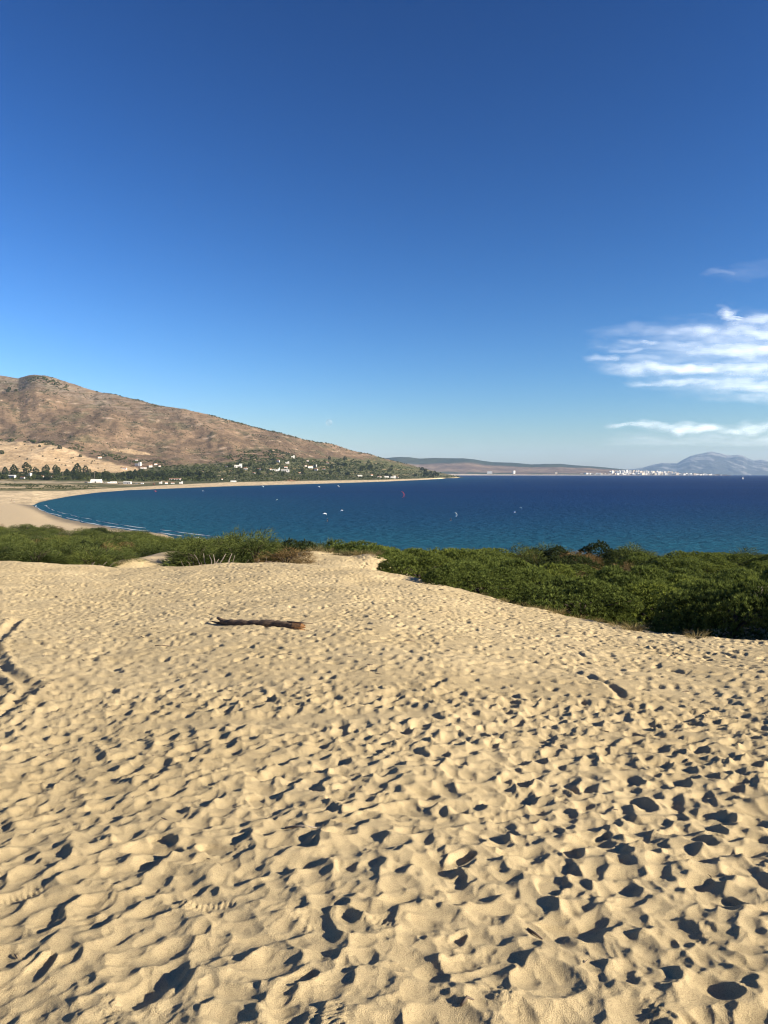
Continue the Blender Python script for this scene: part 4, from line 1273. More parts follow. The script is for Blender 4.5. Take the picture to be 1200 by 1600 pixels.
sz = rng.uniform(1.0, 2.3, len(P_)) * P_[:, 1] / F * np.where((wx < 330) & (wy > 736), 1.5, np.where(wx > 600, .7, 1.0))
clumps('woodland', P_, sz, np.clip(.4 + .35 * fbm(wx / 14, wy / 5, 2, seed=5) + rng.normal(0, .12, len(P_)), 0, 1), M_TREE, 7, label='dark green woodland and scrub along the foot of the hill')
def ok_scrub(px, py):
    n_ = fbm(px / 48 + 7, (py - .36 * px) / 7, 4, seed=71)
    return (py > np.interp(px, RIDGE[:, 0], RIDGE[:, 1]) + .5) & (py < gline(px) - 2) & (rng.random(len(px)) < np.clip(.06 + 1.25 * n_, .02, 1)) & ~((px < 215) & (py > np.interp(px, [0, 60, 130, 180, 215], [687, 693, 711, 726, 731])))
sx, sy = sample_px(42000, -20, 690, 584, 738, ok_scrub)
P_ = hill_point(sx, sy); sz = rng.uniform(.4, 1.3, len(P_)) * P_[:, 1] / F
clumps('hillside_scrub', P_, sz, np.clip(rng.normal(.3, .2, len(P_)), 0, 1), M_TREE, 6, .6, label='dark scrub dotted over the brown hillside')
# dark scrub along the skyline
kx = np.concatenate([rng.uniform(45, 110, 90), rng.uniform(150, 260, 60), rng.uniform(325, 440, 170), rng.uniform(440, 690, 160)])
ky = np.interp(kx, RIDGE[:, 0], RIDGE[:, 1]) + np.abs(rng.normal(0, 1.3, len(kx))) + np.where(kx < 110, rng.uniform(3, 12, len(kx)), 0)
P_ = hill_point(kx, ky); sz = rng.uniform(.7, 1.7, len(P_)) * P_[:, 1] / F * np.where(kx < 110, 1.5, 1)
clumps('ridge_scrub', P_, sz, np.clip(rng.normal(.3, .15, len(P_)), 0, 1), M_TREE, 8, .6, label='dark scrub along the crest of the hill')
M_ROCK = leaf_mat('pale_rock', (.20, .15, .115), (.42, .34, .27), 0.0)
def ok_rock(px, py):
    n_ = fbm(px / 40 + 3, py / 14, 3, seed=81); top = np.interp(px, RIDGE[:, 0], RIDGE[:, 1])
    return (py > top + 1) & (py < np.minimum(gline(px) - 4, 730)) & (rng.random(len(px)) < np.clip(.15 + .8 * n_ + .5 * np.exp(-(py - top) / 18), 0, 1)) & ~((px < 215) & (py > np.interp(px, [0, 60, 130, 180, 215], [685, 691, 709, 724, 729])))
rx_, ry_ = sample_px(22000, -20, 640, 584, 730, ok_rock)
P_ = hill_point(rx_, ry_); sz = rng.uniform(.3, .95, len(P_)) * P_[:, 1] / F
clumps('hillside_rocks', P_, sz, rng.random(len(P_)), M_ROCK, 6, .7, label='pale boulders strewn over the brown hillside')
# low scrub between the beach and the road on the left
bx, by = sample_px(5000, -20, 150, 756, 768, lambda a, b: (fbm(a / 20, b / 4, 2, seed=91) > -.05) & (b < 764.5 + 2 * fbm(a / 20, b * 0, 2)) & (rng.random(len(a)) < np.interp(a, [0, 110, 150], [.8, .5, .1])))
P_ = hill_point(bx, by); sz = rng.uniform(.6, 1.4, len(P_)) * P_[:, 1] / F
clumps('beach_scrub', P_, sz, np.clip(rng.normal(.5, .2, len(P_)), 0, 1), M_TREE, 8, .5, label='low olive scrub between the beach and the road on the left')

# ------------------------------------------------------------------ single far trees
def far_tree_proto(i, tall):
    n = 190; P0, N0 = dome_points(n, .42 if tall else .55, .62 if tall else .45, [(l, .2) for l in dirs(9)], .3, -.7)
    P0[:, 2] += .58 if tall else .42
    v, f, t_ = needles(P0, N0, np.clip(rng.normal(.45, .2, len(P0)), 0, 1), 2, .2, .16, 1.2)
    cr = mesh_np('tree_crown', v, f, False, {'tint': ('FLOAT', t_)}); cr.materials.append(M_TREE)
    mb = MB(); mb.tube([(0, 0, -.1), (.02, 0, .3), (0, .02, .75)], [.06, .045, .02], 6)
    tr_ = mb.mesh('tree_trunk', True); tr_.materials.append(M_BARK)
    return tr_, cr
FT = [far_tree_proto(i, i % 2 == 0) for i in range(4)]
def far_tree(px, py, hpx, label, group, i):
    p = hill_point(px, py)[0]; h_ = hpx * p[1] / F
    o = thing('tree', label, 'tree', (p[0], p[1], p[2] - .05 * h_), random.uniform(0, 6.28), (h_ * random.uniform(.85, 1.15), h_, h_), group)
    put('trunk', FT[i][0], None, o); put('crown', FT[i][1], None, o)
for (px, py, h_) in [(42, 736, 13), (72, 737, 11), (88, 737, 11), (121, 739, 14), (134, 739, 11), (22, 738, 12), (8, 739, 10), (105, 741, 9), (56, 738, 9)]:
    far_tree(px, py + 3, h_, 'tall dark tree rising above the belt behind the left beach', 'tall trees behind the left beach', 0)
for q in range(95):
    px = random.uniform(-8, 335); py = random.uniform(741, 750.5)
    wt = 'around the campsite huts' if px < 85 else 'left of the white marquee' if px < 150 else 'behind the long beach bar' if px < 225 else 'above the white beach houses'
    far_tree(px, py, random.uniform(5, 8.5), 'dark round tree behind the left beach, ' + wt, 'trees behind the beach ' + wt, random.randrange(4))
for q in range(60):
    px = random.uniform(335, 690); py = float(gline(px)) + random.uniform(2, max(746 - float(gline(px)), 3))
    wt = 'near the biggest white house' if px < 415 else 'around the hillside village' if px < 475 else 'right of the hillside village' if px < 550 else 'above the headland row of houses'
    far_tree(px, py, random.uniform(3.5, 6), 'small dark tree on the slope across the bay, ' + wt, 'trees on the lower slope ' + wt, random.randrange(4))
for (px, py, h_, lab) in [(94, 706, 5.5, 'round dark bush standing alone in the middle of the tan field'), (3, 711, 7, 'dark bush at the left edge of the tan field'),
                          (126, 714, 4.5, 'dark bush at the right side of the tan field'), (54, 692, 3.5, 'left one of two small bushes high on the tan field'),
                          (63, 700, 4, 'lower one of two small bushes high on the tan field'), (18, 610, 5, 'dark bush high on the brown hill near the left edge'),
                          (15, 618, 4.5, 'dark bush below another high on the brown hill'), (28, 617, 4, 'small dark bush high on the hill, right of two others')]:
    far_tree(px, py, h_, lab, None, 1)
for q in range(26):
    px = random.uniform(0, 190); py = random.uniform(float(np.interp(px, [0, 60, 130, 190], [692, 698, 716, 729])), 735)
    far_tree(px, py, random.uniform(1.3, 2.4), 'tiny dark shrub dotted on the tan field', 'shrubs on the tan field', random.choice([1, 3]))

# ================================================================== HOUSES
M_WHITE = simple_mat('whitewash', (.62, .60, .56), .8, .4, .08)
M_ROOF = simple_mat('terracotta', (.34, .16, .09), .9, .8, .25)
M_FLAT = simple_mat('roof_render', (.66, .63, .58), .9, .6, .1)
M_WIN = simple_mat('window_glass', (.03, .04, .05), .15, None, spec=.5)
M_DOOR = simple_mat('wooden_door', (.10, .055, .03), .7, 3, .3)
def house_proto(kind):
    parts = []
    def part(nm, mb, mat): m_ = mb.mesh(nm.strip('>')); m_.materials.append(mat); parts.append((nm, m_))
    if kind == 0:      # gabled
        mb = MB().box(-.5, .5, -.3, .3, -.15, .30)
        part('walls', mb, M_WHITE)
        part('roof', MB().add([(-.54, -.35, .302), (.54, -.35, .302), (.54, .35, .302), (-.54, .35, .302), (-.54, 0, .45), (.54, 0, .45)],
                              [(0, 1, 5, 4), (2, 3, 4, 5), (0, 4, 3), (1, 2, 5), (0, 3, 2, 1)]), M_ROOF)
        part('>chimney', MB().box(.2, .27, .08, .15, .36, .5), M_WHITE)
    elif kind == 1:    # two flat volumes
        part('walls', MB().box(-.5, .15, -.3, .3, -.15, .26).box(.152, .5, -.25, .3, -.15, .42), M_WHITE)
        part('roof', MB().box(-.51, .15, -.31, .31, .262, .285).box(.15, .51, -.26, .31, .422, .445), M_FLAT)
    else:              # long and low
        part('walls', MB().box(-.5, .5, -.16, .16, -.15, .17), M_WHITE)
        part('roof', MB().add([(-.52, -.19, .172), (.52, -.19, .172), (.52, .19, .172), (-.52, .19, .172), (-.5, 0, .235), (.5, 0, .235)],
                              [(0, 1, 5, 4), (2, 3, 4, 5), (0, 4, 3), (1, 2, 5), (0, 3, 2, 1)]), M_ROOF if kind == 2 else M_FLAT)
    fy = -.303 if kind < 2 else -.163
    for wx_ in (-.36, -.12, .33):
        if kind == 1 and wx_ > .15: fy = -.253
        part('window', MB().box(wx_ - .055, wx_ + .055, fy - .006, fy, .04, .15), M_FLAT); part('>pane', MB().box(wx_ - .042, wx_ + .042, fy - .010, fy - .006, .052, .138), M_WIN)
    fy = -.303 if kind < 2 else -.163
    part('door', MB().box(.04, .11, fy - .008, fy, -.06, .13), M_DOOR)
    return parts
HP = [house_proto(i) for i in range(4)]
def house(px, py, wpx, hpx, kind, label, group=None, name='house', cat='house'):
    p = hill_point(px, py)[0]; w = .88 * wpx * p[1] / F; h_ = .88 * hpx * p[1] / F
    hz = {0: .42, 1: .42, 2: .22, 3: .22}[kind]
    o = thing(name, label, cat, (p[0], p[1] - .3 * w, p[2]), random.uniform(-.35, .5), (w, w * .8, h_ / hz), group)
    for nm, m_ in HP[kind]:
        if nm[0] == '>': put(nm[1:], m_, None, last_)
        else: last_ = put(nm, m_, None, o)
    return o
H1 = [  # column, base row, width, height, kind, label
 (20, 747, 16, 5, 3, 'longest low white building at the campsite by the left trees'), (46, 745, 10, 6, 1, 'tallest white block at the campsite by the left trees'),
 (36, 748, 9, 3.2, 2, 'low white hut between the two campsite buildings'), (67, 746, 4, 3, 0, 'tiny white hut right of the campsite block'), (80, 746, 7, 3.2, 0, 'small white house alone right of the campsite'),
 (157, 717, 6, 3, 0, 'lone white farmhouse at the upper right of the tan field'), (195, 733, 9, 3, 2, 'low pale farm building at the right tip of the tan field'),
 (217, 728, 10, 5.5, 1, 'large white villa among trees right of the tan field'), (225, 732, 10, 3, 2, 'low white annex just below the large white villa'), (214, 720, 4, 2.2, 0, 'tiny white house above the large white villa'),
 (236, 730, 6, 4, 0, 'white gabled house right of the large white villa'), (244, 727, 5, 2.4, 2, 'small white house right of the gabled one'), (250, 730, 4, 2.2, 0, 'last small white house right of the villa cluster'),
 (251, 756, 5, 4, 1, 'first white beach house from the left behind the shore'), (260, 756, 5, 3, 0, 'second white beach house behind the shore'), (270, 756, 6, 2.4, 2, 'low beach house between the white beach blocks'),
 (283, 756, 6, 4.2, 1, 'tallest white beach block behind the shore'), (275, 750, 20, 3, 2, 'long pinkish roofed building above the beach houses'), (202, 745, 5, 2.4, 0, 'small grey roofed house in the dark trees'),
 (200, 756, 14, 4, 3, 'long white beach bar behind the sand'), (178, 755, 11, 2.8, 3, 'low grey white shed between marquee and beach bar'),
 (373, 731, 13, 6, 1, 'biggest white house on the slope left of the village'), (384, 734, 6, 3, 0, 'small white house touching the biggest one'), (354, 730, 4, 2.2, 0, 'tiny white house left of the biggest one'),
 (405, 734, 7, 2.2, 2, 'low white house alone between the two village clusters'), (397, 740, 4, 2.2, 0, 'small white hut below the low white house'), (430, 735.5, 14, 1.8, 3, 'long low white wing left of the village centre'),
 (435, 724, 5, 4.2, 0, 'cream house at the upper left of the village'), (449, 726, 6.5, 4, 1, 'white two-block house right of the cream one'), (458, 717, 6, 4.2, 1, 'topmost white house of the hillside village'),
 (447, 732, 6, 3, 0, 'white house in the village centre'), (436, 736, 3, 5.5, 1, 'narrow white tower house in the village'), (446, 737, 14, 3.4, 3, 'long white row at the foot of the village'),
 (423, 735, 3, 3, 0, 'tiny white house at the left end of the village'), (469, 740, 6, 2.4, 0, 'lowest small white house right of the village'),
 (478, 729, 4, 2.2, 0, 'small white house left of the right-hand villas'), (485, 731, 9, 3.2, 2, 'long white villa right of the village'), (492, 730, 7, 4.2, 1, 'tall white villa right of the village'),
 (494, 735, 6, 3.2, 0, 'white house below the tall right-hand villa'), (506, 734, 5, 2.2, 0, 'last white house right of the tall villa'), (481, 722, 4, 2.2, 0, 'small house high above the right-hand villas'), (512, 723, 4, 2.2, 0, 'remote small house highest on the right slope'),
 (562, 744, 9, 2, 3, 'first low white building of the row near the headland'), (581, 744, 4, 3, 0, 'small bright house left in the headland row'), (593, 746, 7, 2.2, 2, 'low white house in the middle of the headland row'),
 (604, 746, 8, 2.3, 3, 'long low house left of the big headland house'), (614, 747, 9, 4, 1, 'biggest white house of the headland row'), (621, 747, 4, 2.2, 0, 'last tiny house of the headland row'),
 (365, 753, 10, 2.2, 3, 'low white boathouse on the beach below the slope'), (347, 750, 3, 2.2, 0, 'tiny white hut above the beach')]
for h_ in H1: house(*h_)
# white domed marquee
p = hill_point(152, 754)[0]; w = 16 * p[1] / F
mq = thing('marquee', 'white round-topped marquee tent behind the beach', 'tent', tuple(p - np.array([0, 8, .3])), .05)
mb = MB(); na = 10
for q in range(na + 1):
    a = math.pi * q / na
    y0_ = -math.cos(a) * w * .25; z0_ = min(math.sin(a) * w * .36, w * .33)
    mb.v += [(-w / 2, y0_, z0_), (-w * .47, y0_ * .98, z0_ * 1.03), (w * .47, y0_ * .98, z0_ * 1.03), (w / 2, y0_, z0_)]
for q in range(na):
    for c_ in range(3): mb.f.append((q * 4 + c_, q * 4 + c_ + 1, q * 4 + 5 + c_, q * 4 + 4 + c_))
mb.f += [tuple(q * 4 for q in range(na + 1)), tuple(q * 4 + 3 for q in range(na, -1, -1))]
put('canopy', mb.mesh('marquee_canopy', False), M_WHITE, mq)
put('entrance', MB().box(-w * .06, w * .06, -w * .256, -w * .24, 0, w * .13).mesh('marquee_entrance'), M_WIN, mq)
# utility poles
for (px, r0, r1, lab) in [(147.5, 753, 737, 'tallest wooden pole beside the white marquee'), (98, 747, 735, 'wooden pole in the trees left of the marquee'), (269, 741, 728, 'thin pole in the woods right of the villa cluster')]:
    p = hill_point(px, r0)[0]; h_ = (r0 - r1) * p[1] / F
    o = thing('utility_pole', lab, 'pole', tuple(p))
    put('post', MB().tube([(0, 0, -.5), (0, 0, h_ * .5), (0, 0, h_)], [.45, .4, .32], 7).mesh('post', True), M_DEAD, o)
    put('crossarm', MB().box(-1.6, 1.6, -.15, .15, h_ - 1.6, h_ - 1.2).mesh('crossarm'), M_DEAD, o)
# parked vehicles by the beach road
M_TYRE = simple_mat('tyre', (.02, .02, .02), .9)
RIM = {}
def car_proto(van):
    pr = []
    if van: prof = [(-2.6, .45), (-2.6, 2.3), (-2.4, 2.5), (1.5, 2.5), (2.2, 1.5), (2.7, 1.2), (2.75, .45)]
    else: prof = [(-2.1, .4), (-2.15, 1.0), (-1.9, 1.1), (-1.3, 1.5), (.3, 1.52), (1.0, 1.02), (2.0, .9), (2.1, .4)]
    n = len(prof); mb = MB()
    V = [(x, -.9, z) for x, z in prof] + [(x, .9, z) for x, z in prof]
    mb.add(V, [tuple(range(n)), tuple(range(2 * n - 1, n - 1, -1))] + [(i, i + n, (i + 1) % n + n, (i + 1) % n) for i in range(n)])
    pr.append(('body', mb.mesh('car_body'), None))
    w0, w1, z0_, z1_ = ((1.55, 2.0, 1.55, 2.3) if van else (-1.2, .55, 1.06, 1.42))
    pr.append(('side_window', MB().box(w0 if not van else .6, w1 if not van else 1.5, -.906, -.9, z0_, z1_).mesh('car_window'), M_WIN))
    for x_ in (-1.4, 1.4):
        for y_ in (-.85, .85):
            pr.append(('wheel', MB().tube([(x_, y_ - .1, .33), (x_, y_ + .1, .33)], [.33, .33], 12).mesh('wheel'), M_TYRE))
            sg_ = 1 if y_ > 0 else -1
            RIM[tuple(round(float(c_), 2) for c_ in pr[-1][1].vertices[-1].co)] = MB().tube([(x_, y_ + sg_ * .1, .33), (x_, y_ + sg_ * .115, .33)], [.2, .19], 10).mesh('rim')
    return pr
CARS = [car_proto(False), car_proto(True)]
PAINT = {'white': simple_mat('white_paint', (.75, .75, .75), .3, spec=.5), 'grey': simple_mat('grey_paint', (.25, .26, .28), .3, spec=.5), 'dark': simple_mat('dark_paint', (.04, .045, .06), .3, spec=.5), 'red': simple_mat('red_paint', (.35, .03, .02), .3, spec=.5)}
for (px, py, van, col, lab) in [(134, 754.5, 1, 'dark', 'dark van parked just left of the white marquee'), (140, 755, 1, 'white', 'white van parked against the left side of the marquee'), (164, 755, 0, 'grey', 'grey car parked just right of the marquee'),
                                (170, 755.3, 1, 'white', 'white van parked right of the grey car'), (186, 755.8, 0, 'dark', 'dark car parked left of the beach bar'), (213, 756.5, 0, 'grey', 'grey car parked at the right end of the beach bar'),
                                (222, 756.6, 1, 'white', 'white camper van right of the beach bar'), (240, 757, 0, 'red', 'red car parked left of the first beach house')]:
    p = hill_point(px, py)[0]
    o = thing('parked_car' if not van else 'parked_van', lab, 'car' if not van else 'van', tuple(p), random.uniform(-.4, .4), 1.25)
    for nm, m_, mt_ in CARS[van]:
        if mt_ is None: m_ = m_.copy(); m_.materials.append(PAINT[col])
        w_ = put(nm, m_, mt_, o)
        if nm == 'wheel': put('rim', RIM[tuple(round(c_, 2) for c_ in m_.vertices[-1].co)], M_FLAT, w_)

# ================================================================== FAR TOWN
def far_z(px, Yq):
    i = np.clip(np.interp(px, fpx, np.arange(len(fpx))), 0, len(fpx) - 1.001); j = np.interp(Yq, Yf[:, 0], np.arange(len(ft)))
    i0, j0 = int(i), min(int(j), len(ft) - 2)
    return float(min(Zf[j0, i0], Zf[j0 + 1, i0 + 1], Zf[j0 + 1, i0], Zf[j0, i0 + 1]))
M_TOWN = simple_mat('town_white', (.66, .64, .59), .8, .03, .12); M_TOWN2 = simple_mat('town_cream', (.62, .52, .40), .8, .03, .12)
def block_proto(i):
    mb = MB().box(-.5, .5, -.5, .5, 0, 1)
    if i == 1: mb = MB().box(-.5, .1, -.5, .5, 0, .78).box(.102, .5, -.45, .5, 0, 1)
    if i == 2: mb = MB().box(-.5, .5, -.5, .5, 0, .9).box(-.15, .2, -.2, .3, .9, 1.05)
    if i == 3: mb = MB().box(-.5, -.12, -.5, .4, 0, 1).box(-.118, .2, -.4, .5, 0, .7).box(.202, .5, -.5, .5, 0, .88)
    m_ = mb.mesh('town_block'); m_.materials.append(M_TOWN2 if i == 2 else M_TOWN); return m_
TB = [block_proto(i) for i in range(4)]
def town_block(px, Yq, top, wpx, label, group):
    z0_ = far_z(px, Yq) - 2; x = float(tanu(px)) * Yq; w = wpx * Yq / F
    h_ = float(zrow(Yq, top)) - z0_
    if h_ < 4: h_ = 6
    o = put('town_building', random.choice(TB), None, None, label=label, category='building', group=group)
    o.location = (x, Yq, z0_); o.scale = (w, w * random.uniform(.7, 1.3), h_); o.rotation_euler = (0, 0, random.uniform(-.3, .3))
for q in range(210):
    px = random.triangular(905, 1138, 1020); Yq = random.uniform(12850, 13150)
    top = float(np.interp(px, [905, 950, 990, 1040, 1100, 1140], [741.2, 740.2, 739.2, 738.9, 740.1, 741.6])) + random.uniform(-.4, 1.1)
    town_block(px, Yq, top, random.uniform(1.8, 4.6), 'white building in the dense waterfront town below the far mountain', 'waterfront town')
for q in range(85):
    px = random.uniform(952, 1062); Yq = random.uniform(13300, 13700)
    top = float(np.interp(px, [950, 1000, 1060], [734.0, 734.8, 737.4])) + random.uniform(-.3, 1.8)
    town_block(px, Yq, top, random.uniform(1.6, 4), 'white building on the upper tier behind the waterfront town', 'upper town')
for (px, top, w, lab) in [(803, 735.5, 3, 'lone white building on the far shore left of the town'), (869, 737.5, 3, 'pale block on the far shore midway to the town'), (765, 736.5, 8, 'pale long building on the far shore left of all others'),
                          (918, 738.8, 8, 'long low white row at the left end of the far town'), (935, 738.8, 7, 'second low white row from the left end of the far town')]:
    town_block(px, 12900, top, w, lab, None)

# ================================================================== PEOPLE, KITES, BOATS
def person_mesh(pose):
    J = {'pel': (0, 0, .95), 'chest': (0, .02, 1.32), 'neck': (0, .02, 1.5), 'head': (0, .03, 1.62), 'top': (0, .03, 1.74)}
    st = .22 if pose == 'walk' else .06
    E = [('pel', 'chest'), ('chest', 'neck'), ('neck', 'head'), ('head', 'top')]
    R = {'pel': .15, 'chest': .16, 'neck': .06, 'head': .10, 'top': .07}
    for sd, sg in (('l', -1), ('r', 1)):
        J['hip' + sd] = (.09 * sg, 0, .9); J['kn' + sd] = (.1 * sg, -st * .4 * sg, .5); J['an' + sd] = (.1 * sg, st * sg, .08); J['toe' + sd] = (.11 * sg, st * sg - .15, .04)
        J['sh' + sd] = (.18 * sg, .02, 1.42); J['el' + sd] = (.25 * sg, .03 - .06 * sg, 1.15); J['ha' + sd] = (.25 * sg, -.12, .9)
        if pose == 'kite': J['el' + sd] = (.2 * sg, -.25, 1.25); J['ha' + sd] = (.1 * sg, -.48, 1.3)
        E += [('pel', 'hip' + sd), ('hip' + sd, 'kn' + sd), ('kn' + sd, 'an' + sd), ('an' + sd, 'toe' + sd), ('chest', 'sh' + sd), ('sh' + sd, 'el' + sd), ('el' + sd, 'ha' + sd)]
        R.update({'hip' + sd: .1, 'kn' + sd: .065, 'an' + sd: .045, 'toe' + sd: .035, 'sh' + sd: .07, 'el' + sd: .045, 'ha' + sd: .035})
    ks = list(J); me = bpy.data.meshes.new('person_body'); me.from_pydata([J[q] for q in ks], [(ks.index(a), ks.index(b)) for a, b in E], [])
    return me, [R[q] for q in ks]
def person_mat(name, top, legs):
    k = NT(name); sp = k.new('ShaderNodeSeparateXYZ'); k.link(k.new('ShaderNodeTexCoord').outputs['Object'], sp.inputs[0])
    mr = k.new('ShaderNodeMapRange'); mr.inputs['From Max'].default_value = 1.8; k.link(sp.outputs['Z'], mr.inputs['Value'])
    r_ = k.ramp(mr.outputs[0], [(0, (.40, .24, .16)), (.3, legs), (.55, top), (.84, (.42, .26, .17)), (.94, (.05, .03, .02))]); r_.color_ramp.interpolation = 'CONSTANT'
    k.link(r_.outputs[0], k.bsdf.inputs['Base Color']); k.bsdf.inputs['Roughness'].default_value = .8; return k.m
def person(loc, rz, pose, top, legs, label):
    me, R = person_mesh(pose)
    o = put('person', me, person_mat('clothes', top, legs), None, label=label, category='person')
    sm = o.modifiers.new('skin', 'SKIN'); sm.use_smooth_shade = True
    for v, r_ in zip(me.skin_vertices[0].data, R): v.radius = (r_, r_ * .85)
    me.skin_vertices[0].data[0].use_root = True
    o.modifiers.new('sub', 'SUBSURF').levels = 1
    o.location = tuple(loc); o.rotation_euler = (0, 0, rz); return o
for (px, py, pose, top, legs, lab) in [(17, 783, 'stand', (.06, .05, .06), (.05, .05, .08), 'leftmost person standing on the wide beach in dark clothes'), (21, 786, 'walk', (.5, .5, .5), (.1, .1, .2), 'person in a pale top walking beside the leftmost person'),
                                       (43, 780, 'stand', (.55, .25, .15), (.3, .3, .3), 'person in an orange top on the beach near the wet sand'), (46, 781, 'walk', (.7, .7, .7), (.1, .1, .1), 'person in white beside the orange top on the beach'),
                                       (101, 776.5, 'walk', (.08, .08, .1), (.4, .25, .18), 'person walking along the waterline at the far beach')]:
    u_ = float(tanu(px, py)); p = near_point(px, py, 60, 715)
    if p[1] > 705: p = hill_point(px, py)[0]
    person(p, random.uniform(0, 6), pose, top, legs, lab)

def kite_proto(i):
    R_, th = 3.4, np.linspace(-1.25, 1.25, 17)
    rows_ = []
    for a in th:
        ch = 2.3 * math.cos(a * .92) ** .6 + .25
        for q in np.linspace(0, 1, 6):
            bulge = .22 * math.sin(math.pi * q) * math.cos(a)
            rows_.append(((R_ + bulge) * math.sin(a), (q - .3) * ch + .5 * (abs(a) / 1.25) ** 2, (R_ + bulge) * math.cos(a)))
    V = np.array(rows_); f = grid_faces(17, 6)
    can = mesh_np('kite_canopy', V, f)
    le = MB().tube([V[j * 6] for j in range(17)], [.06 + .12 * math.cos(a) for a in th], 8).mesh('kite_leading_edge', True)
    sts = [MB().tube([V[j * 6 + q] + np.array([0, 0, -.05]) for q in range(6)], [.09] * 5 + [.03], 6).mesh('kite_strut', True) for j in (3, 6, 8, 10, 13)]
    return can, le, sts
KP = kite_proto(0)
KM = {c: simple_mat('kite_' + c, rgb, .6) for c, rgb in [('white', (.85, .86, .84)), ('red', (.55, .05, .03)), ('pale', (.55, .75, .78)), ('blue', (.08, .2, .5)), ('dark', (.03, .03, .04)), ('pink', (.8, .55, .5))]}
M_LINE = simple_mat('kite_line', (.5, .5, .5), .6)
def kite(px, py, size_px, col, trim, label, rot, dist=None, rider=None):
    Yk = dist or 8.0 * F / size_px
    while zrow(Yk, py) < 3: Yk *= .95
    P0 = np.array([float(tanu(px, py)) * Yk, Yk, float(zrow(Yk, py))]); sc = size_px * Yk / F / 6.8
    o = thing('kite', label, 'kite', tuple(P0), 0, sc)
    o.rotation_euler = rot
    can = KP[0].copy(); can.materials.append(KM[col]); c_ = put('canopy', can, None, o)
    c_.modifiers.new('thick', 'SOLIDIFY').thickness = .04
    le = KP[1].copy(); le.materials.append(KM[trim]); put('leading_edge', le, None, o)
    for s_ in KP[2]:
        s2 = s_.copy(); s2.materials.append(KM[trim]); put('strut', s2, None, o)
    if rider:
        rx2, ry2 = P0[0] + rider[0], P0[1] + rider[1]
        zz_ = float(sea_z(math.hypot(rx2, ry2)))
        bd = put('kite_board', MB().box(-.7, .7, -.2, .2, .02, .07).box(-.85, -.7, -.13, .13, .04, .08).box(.7, .85, -.13, .13, .04, .08).mesh('kite_board'), KM['dark'], None,
                 label='small board under the rider of the ' + rider[2], category='board')
        bd.location = (rx2, ry2, zz_ + .05)
        person((rx2, ry2, zz_ + .1), 0, 'kite', (.03, .03, .04), (.03, .03, .04), 'rider in a dark wetsuit on a board below the ' + rider[2])
kite(626, 773, 10.5, 'pink', 'red', 'large red and white kite standing on edge over the bay', (.2, 1.45, .3), None, (6, -6, 'red and white kite'))
kite(507, 806, 8, 'white', 'dark', 'white and dark kite low over the water left of centre', (.5, .35, .6), None, (2, -3, 'white and dark kite'))
kite(534, 799.5, 5, 'white', 'blue', 'small white kite right of the white and dark one', (.4, -.3, .3))
kite(711, 805, 7.5, 'pale', 'white', 'pale oval kite right of centre over the water', (.1, 1.2, .9), None, (-3, -4, 'pale oval kite'))
kite(813, 795, 5, 'pale', 'blue', 'upper one of two small kites right of centre', (.3, .8, .2))
kite(804, 802, 5, 'blue', 'white', 'lower one of two small kites right of centre', (.4, -.2, .5))
kite(498, 762, 4, 'white', 'blue', 'left one of two tiny white kites below the far beach', (.3, .2, .1))
kite(528, 761, 4, 'white', 'dark', 'right one of two tiny white kites below the far beach', (.3, .5, .1))
kite(410, 761, 3.4, 'pale', 'white', 'tiny pale kite below the far beach on the left', (.3, .4, .1))
kite(433, 782, 3.2, 'pale', 'white', 'tiny pale kite low on the water left of the white ones', (.3, -.4, .1))
kite(317, 768.5, 3.2, 'white', 'blue', 'leftmost tiny white kite close to the left beach', (.3, .4, .6))
kite(242, 769, 4, 'red', 'dark', 'dull red kite lying low near the left beach', (.3, .1, .1))
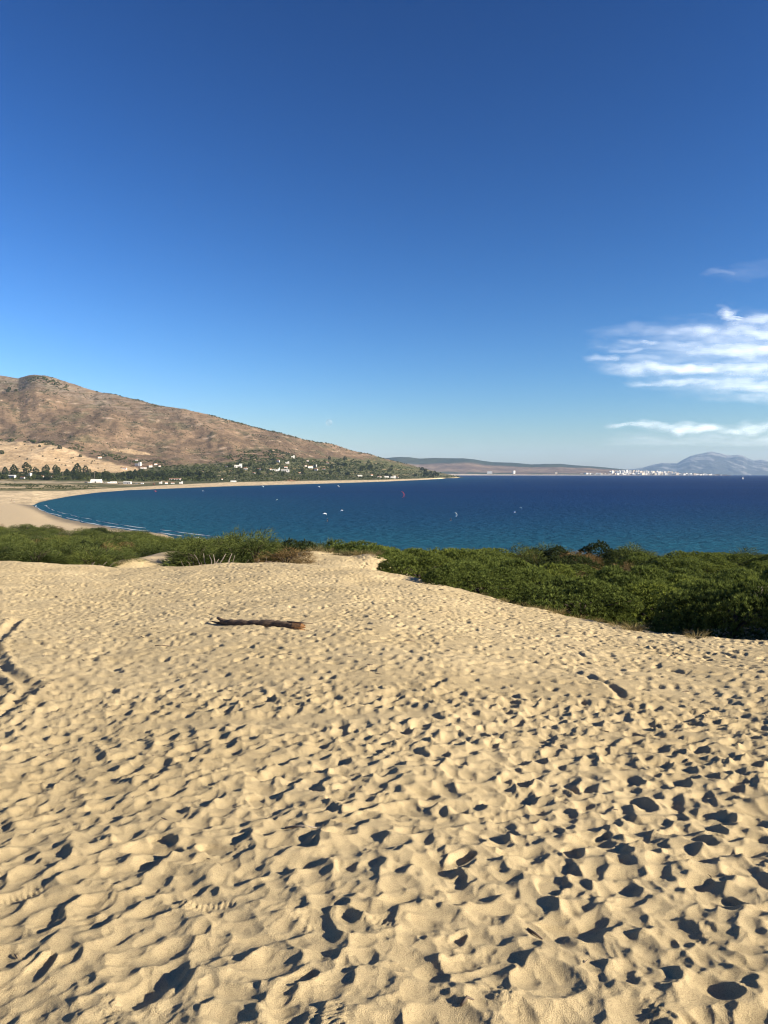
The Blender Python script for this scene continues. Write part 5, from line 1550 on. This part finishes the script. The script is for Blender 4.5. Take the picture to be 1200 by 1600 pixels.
# sailing boat far out on the right
M_HULL = simple_mat('hull_paint', (.75, .75, .73), .4)
Yb = sea_Y(748.4); xb = float(tanu(1161, 748)) * Yb
bt = thing('sailing_boat', 'tiny white sailing boat far out near the right edge', 'boat', (xb, Yb, float(sea_z(math.hypot(xb, Yb)))), .2)
hull = MB(); nn_ = 9; hv = []
for q in range(nn_):
    t_ = q / (nn_ - 1); wd = 1.6 * math.sin(math.pi * min(t_ * .75 + .25, 1)) if t_ < 1 else .02
    x_ = -5 + 10 * t_; hv += [(x_, -wd, 1.2), (x_, -wd * .6, -.3), (x_, wd * .6, -.3), (x_, wd, 1.2)]
hull.add(hv, [(q * 4 + c_, q * 4 + c_ + 1, q * 4 + 5 + c_, q * 4 + 4 + c_) for q in range(nn_ - 1) for c_ in range(3)] + [(q * 4 + 3, q * 4, q * 4 + 4, q * 4 + 7) for q in range(nn_ - 1)] + [(0, 1, 2, 3)])
put('hull', hull.mesh('boat_hull'), M_HULL, bt)
put('cabin', MB().box(-2, 1.2, -.8, .8, 1.2, 1.9).mesh('boat_cabin'), M_HULL, bt)
put('mast', MB().tube([(.8, 0, 1), (.8, 0, 13)], [.14, .09], 6).mesh('boat_mast'), M_HULL, bt)
sl = MB().add([(.65, 0, 2.6), (-4.2, .5, 2.6), (.65, .05, 12.6), (-1.9, .4, 7), (.65, .06, 2.6), (-4.2, .56, 2.6), (.65, .11, 12.6), (-1.9, .46, 7)], [(0, 1, 3, 2), (6, 7, 5, 4)])
put('sail', sl.mesh('boat_sail'), M_WHITE, bt)
# two dark birds low over the water
for (px, py, lab) in [(641, 846, 'left one of two dark birds low over the water'), (647, 845.5, 'right one of two dark birds low over the water')]:
    Yb = 200.0; o = thing('bird', lab, 'bird', (float(tanu(px, py)) * Yb, Yb, float(zrow(Yb, py))), random.uniform(-.4, .4))
    put('body', MB().tube([(0, -.25, 0), (0, -.12, .02), (0, .05, .0), (0, .25, -.02)], [.02, .06, .055, .01], 7).mesh('bird_body', True), KM['dark'], o)
    for sg in (-1, 1):
        put('wing', MB().add([(0, -.1, .03), (.3 * sg, -.14, .14), (.62 * sg, .02, .06), (.3 * sg, .06, .13), (0, .09, .03), (0, -.1, .015), (.3 * sg, -.14, .125), (.3 * sg, .06, .115), (0, .09, .015)],
                             [(0, 1, 3, 4), (1, 2, 3), (8, 7, 6, 5), (7, 2, 6)]).mesh('bird_wing'), KM['dark'], o)
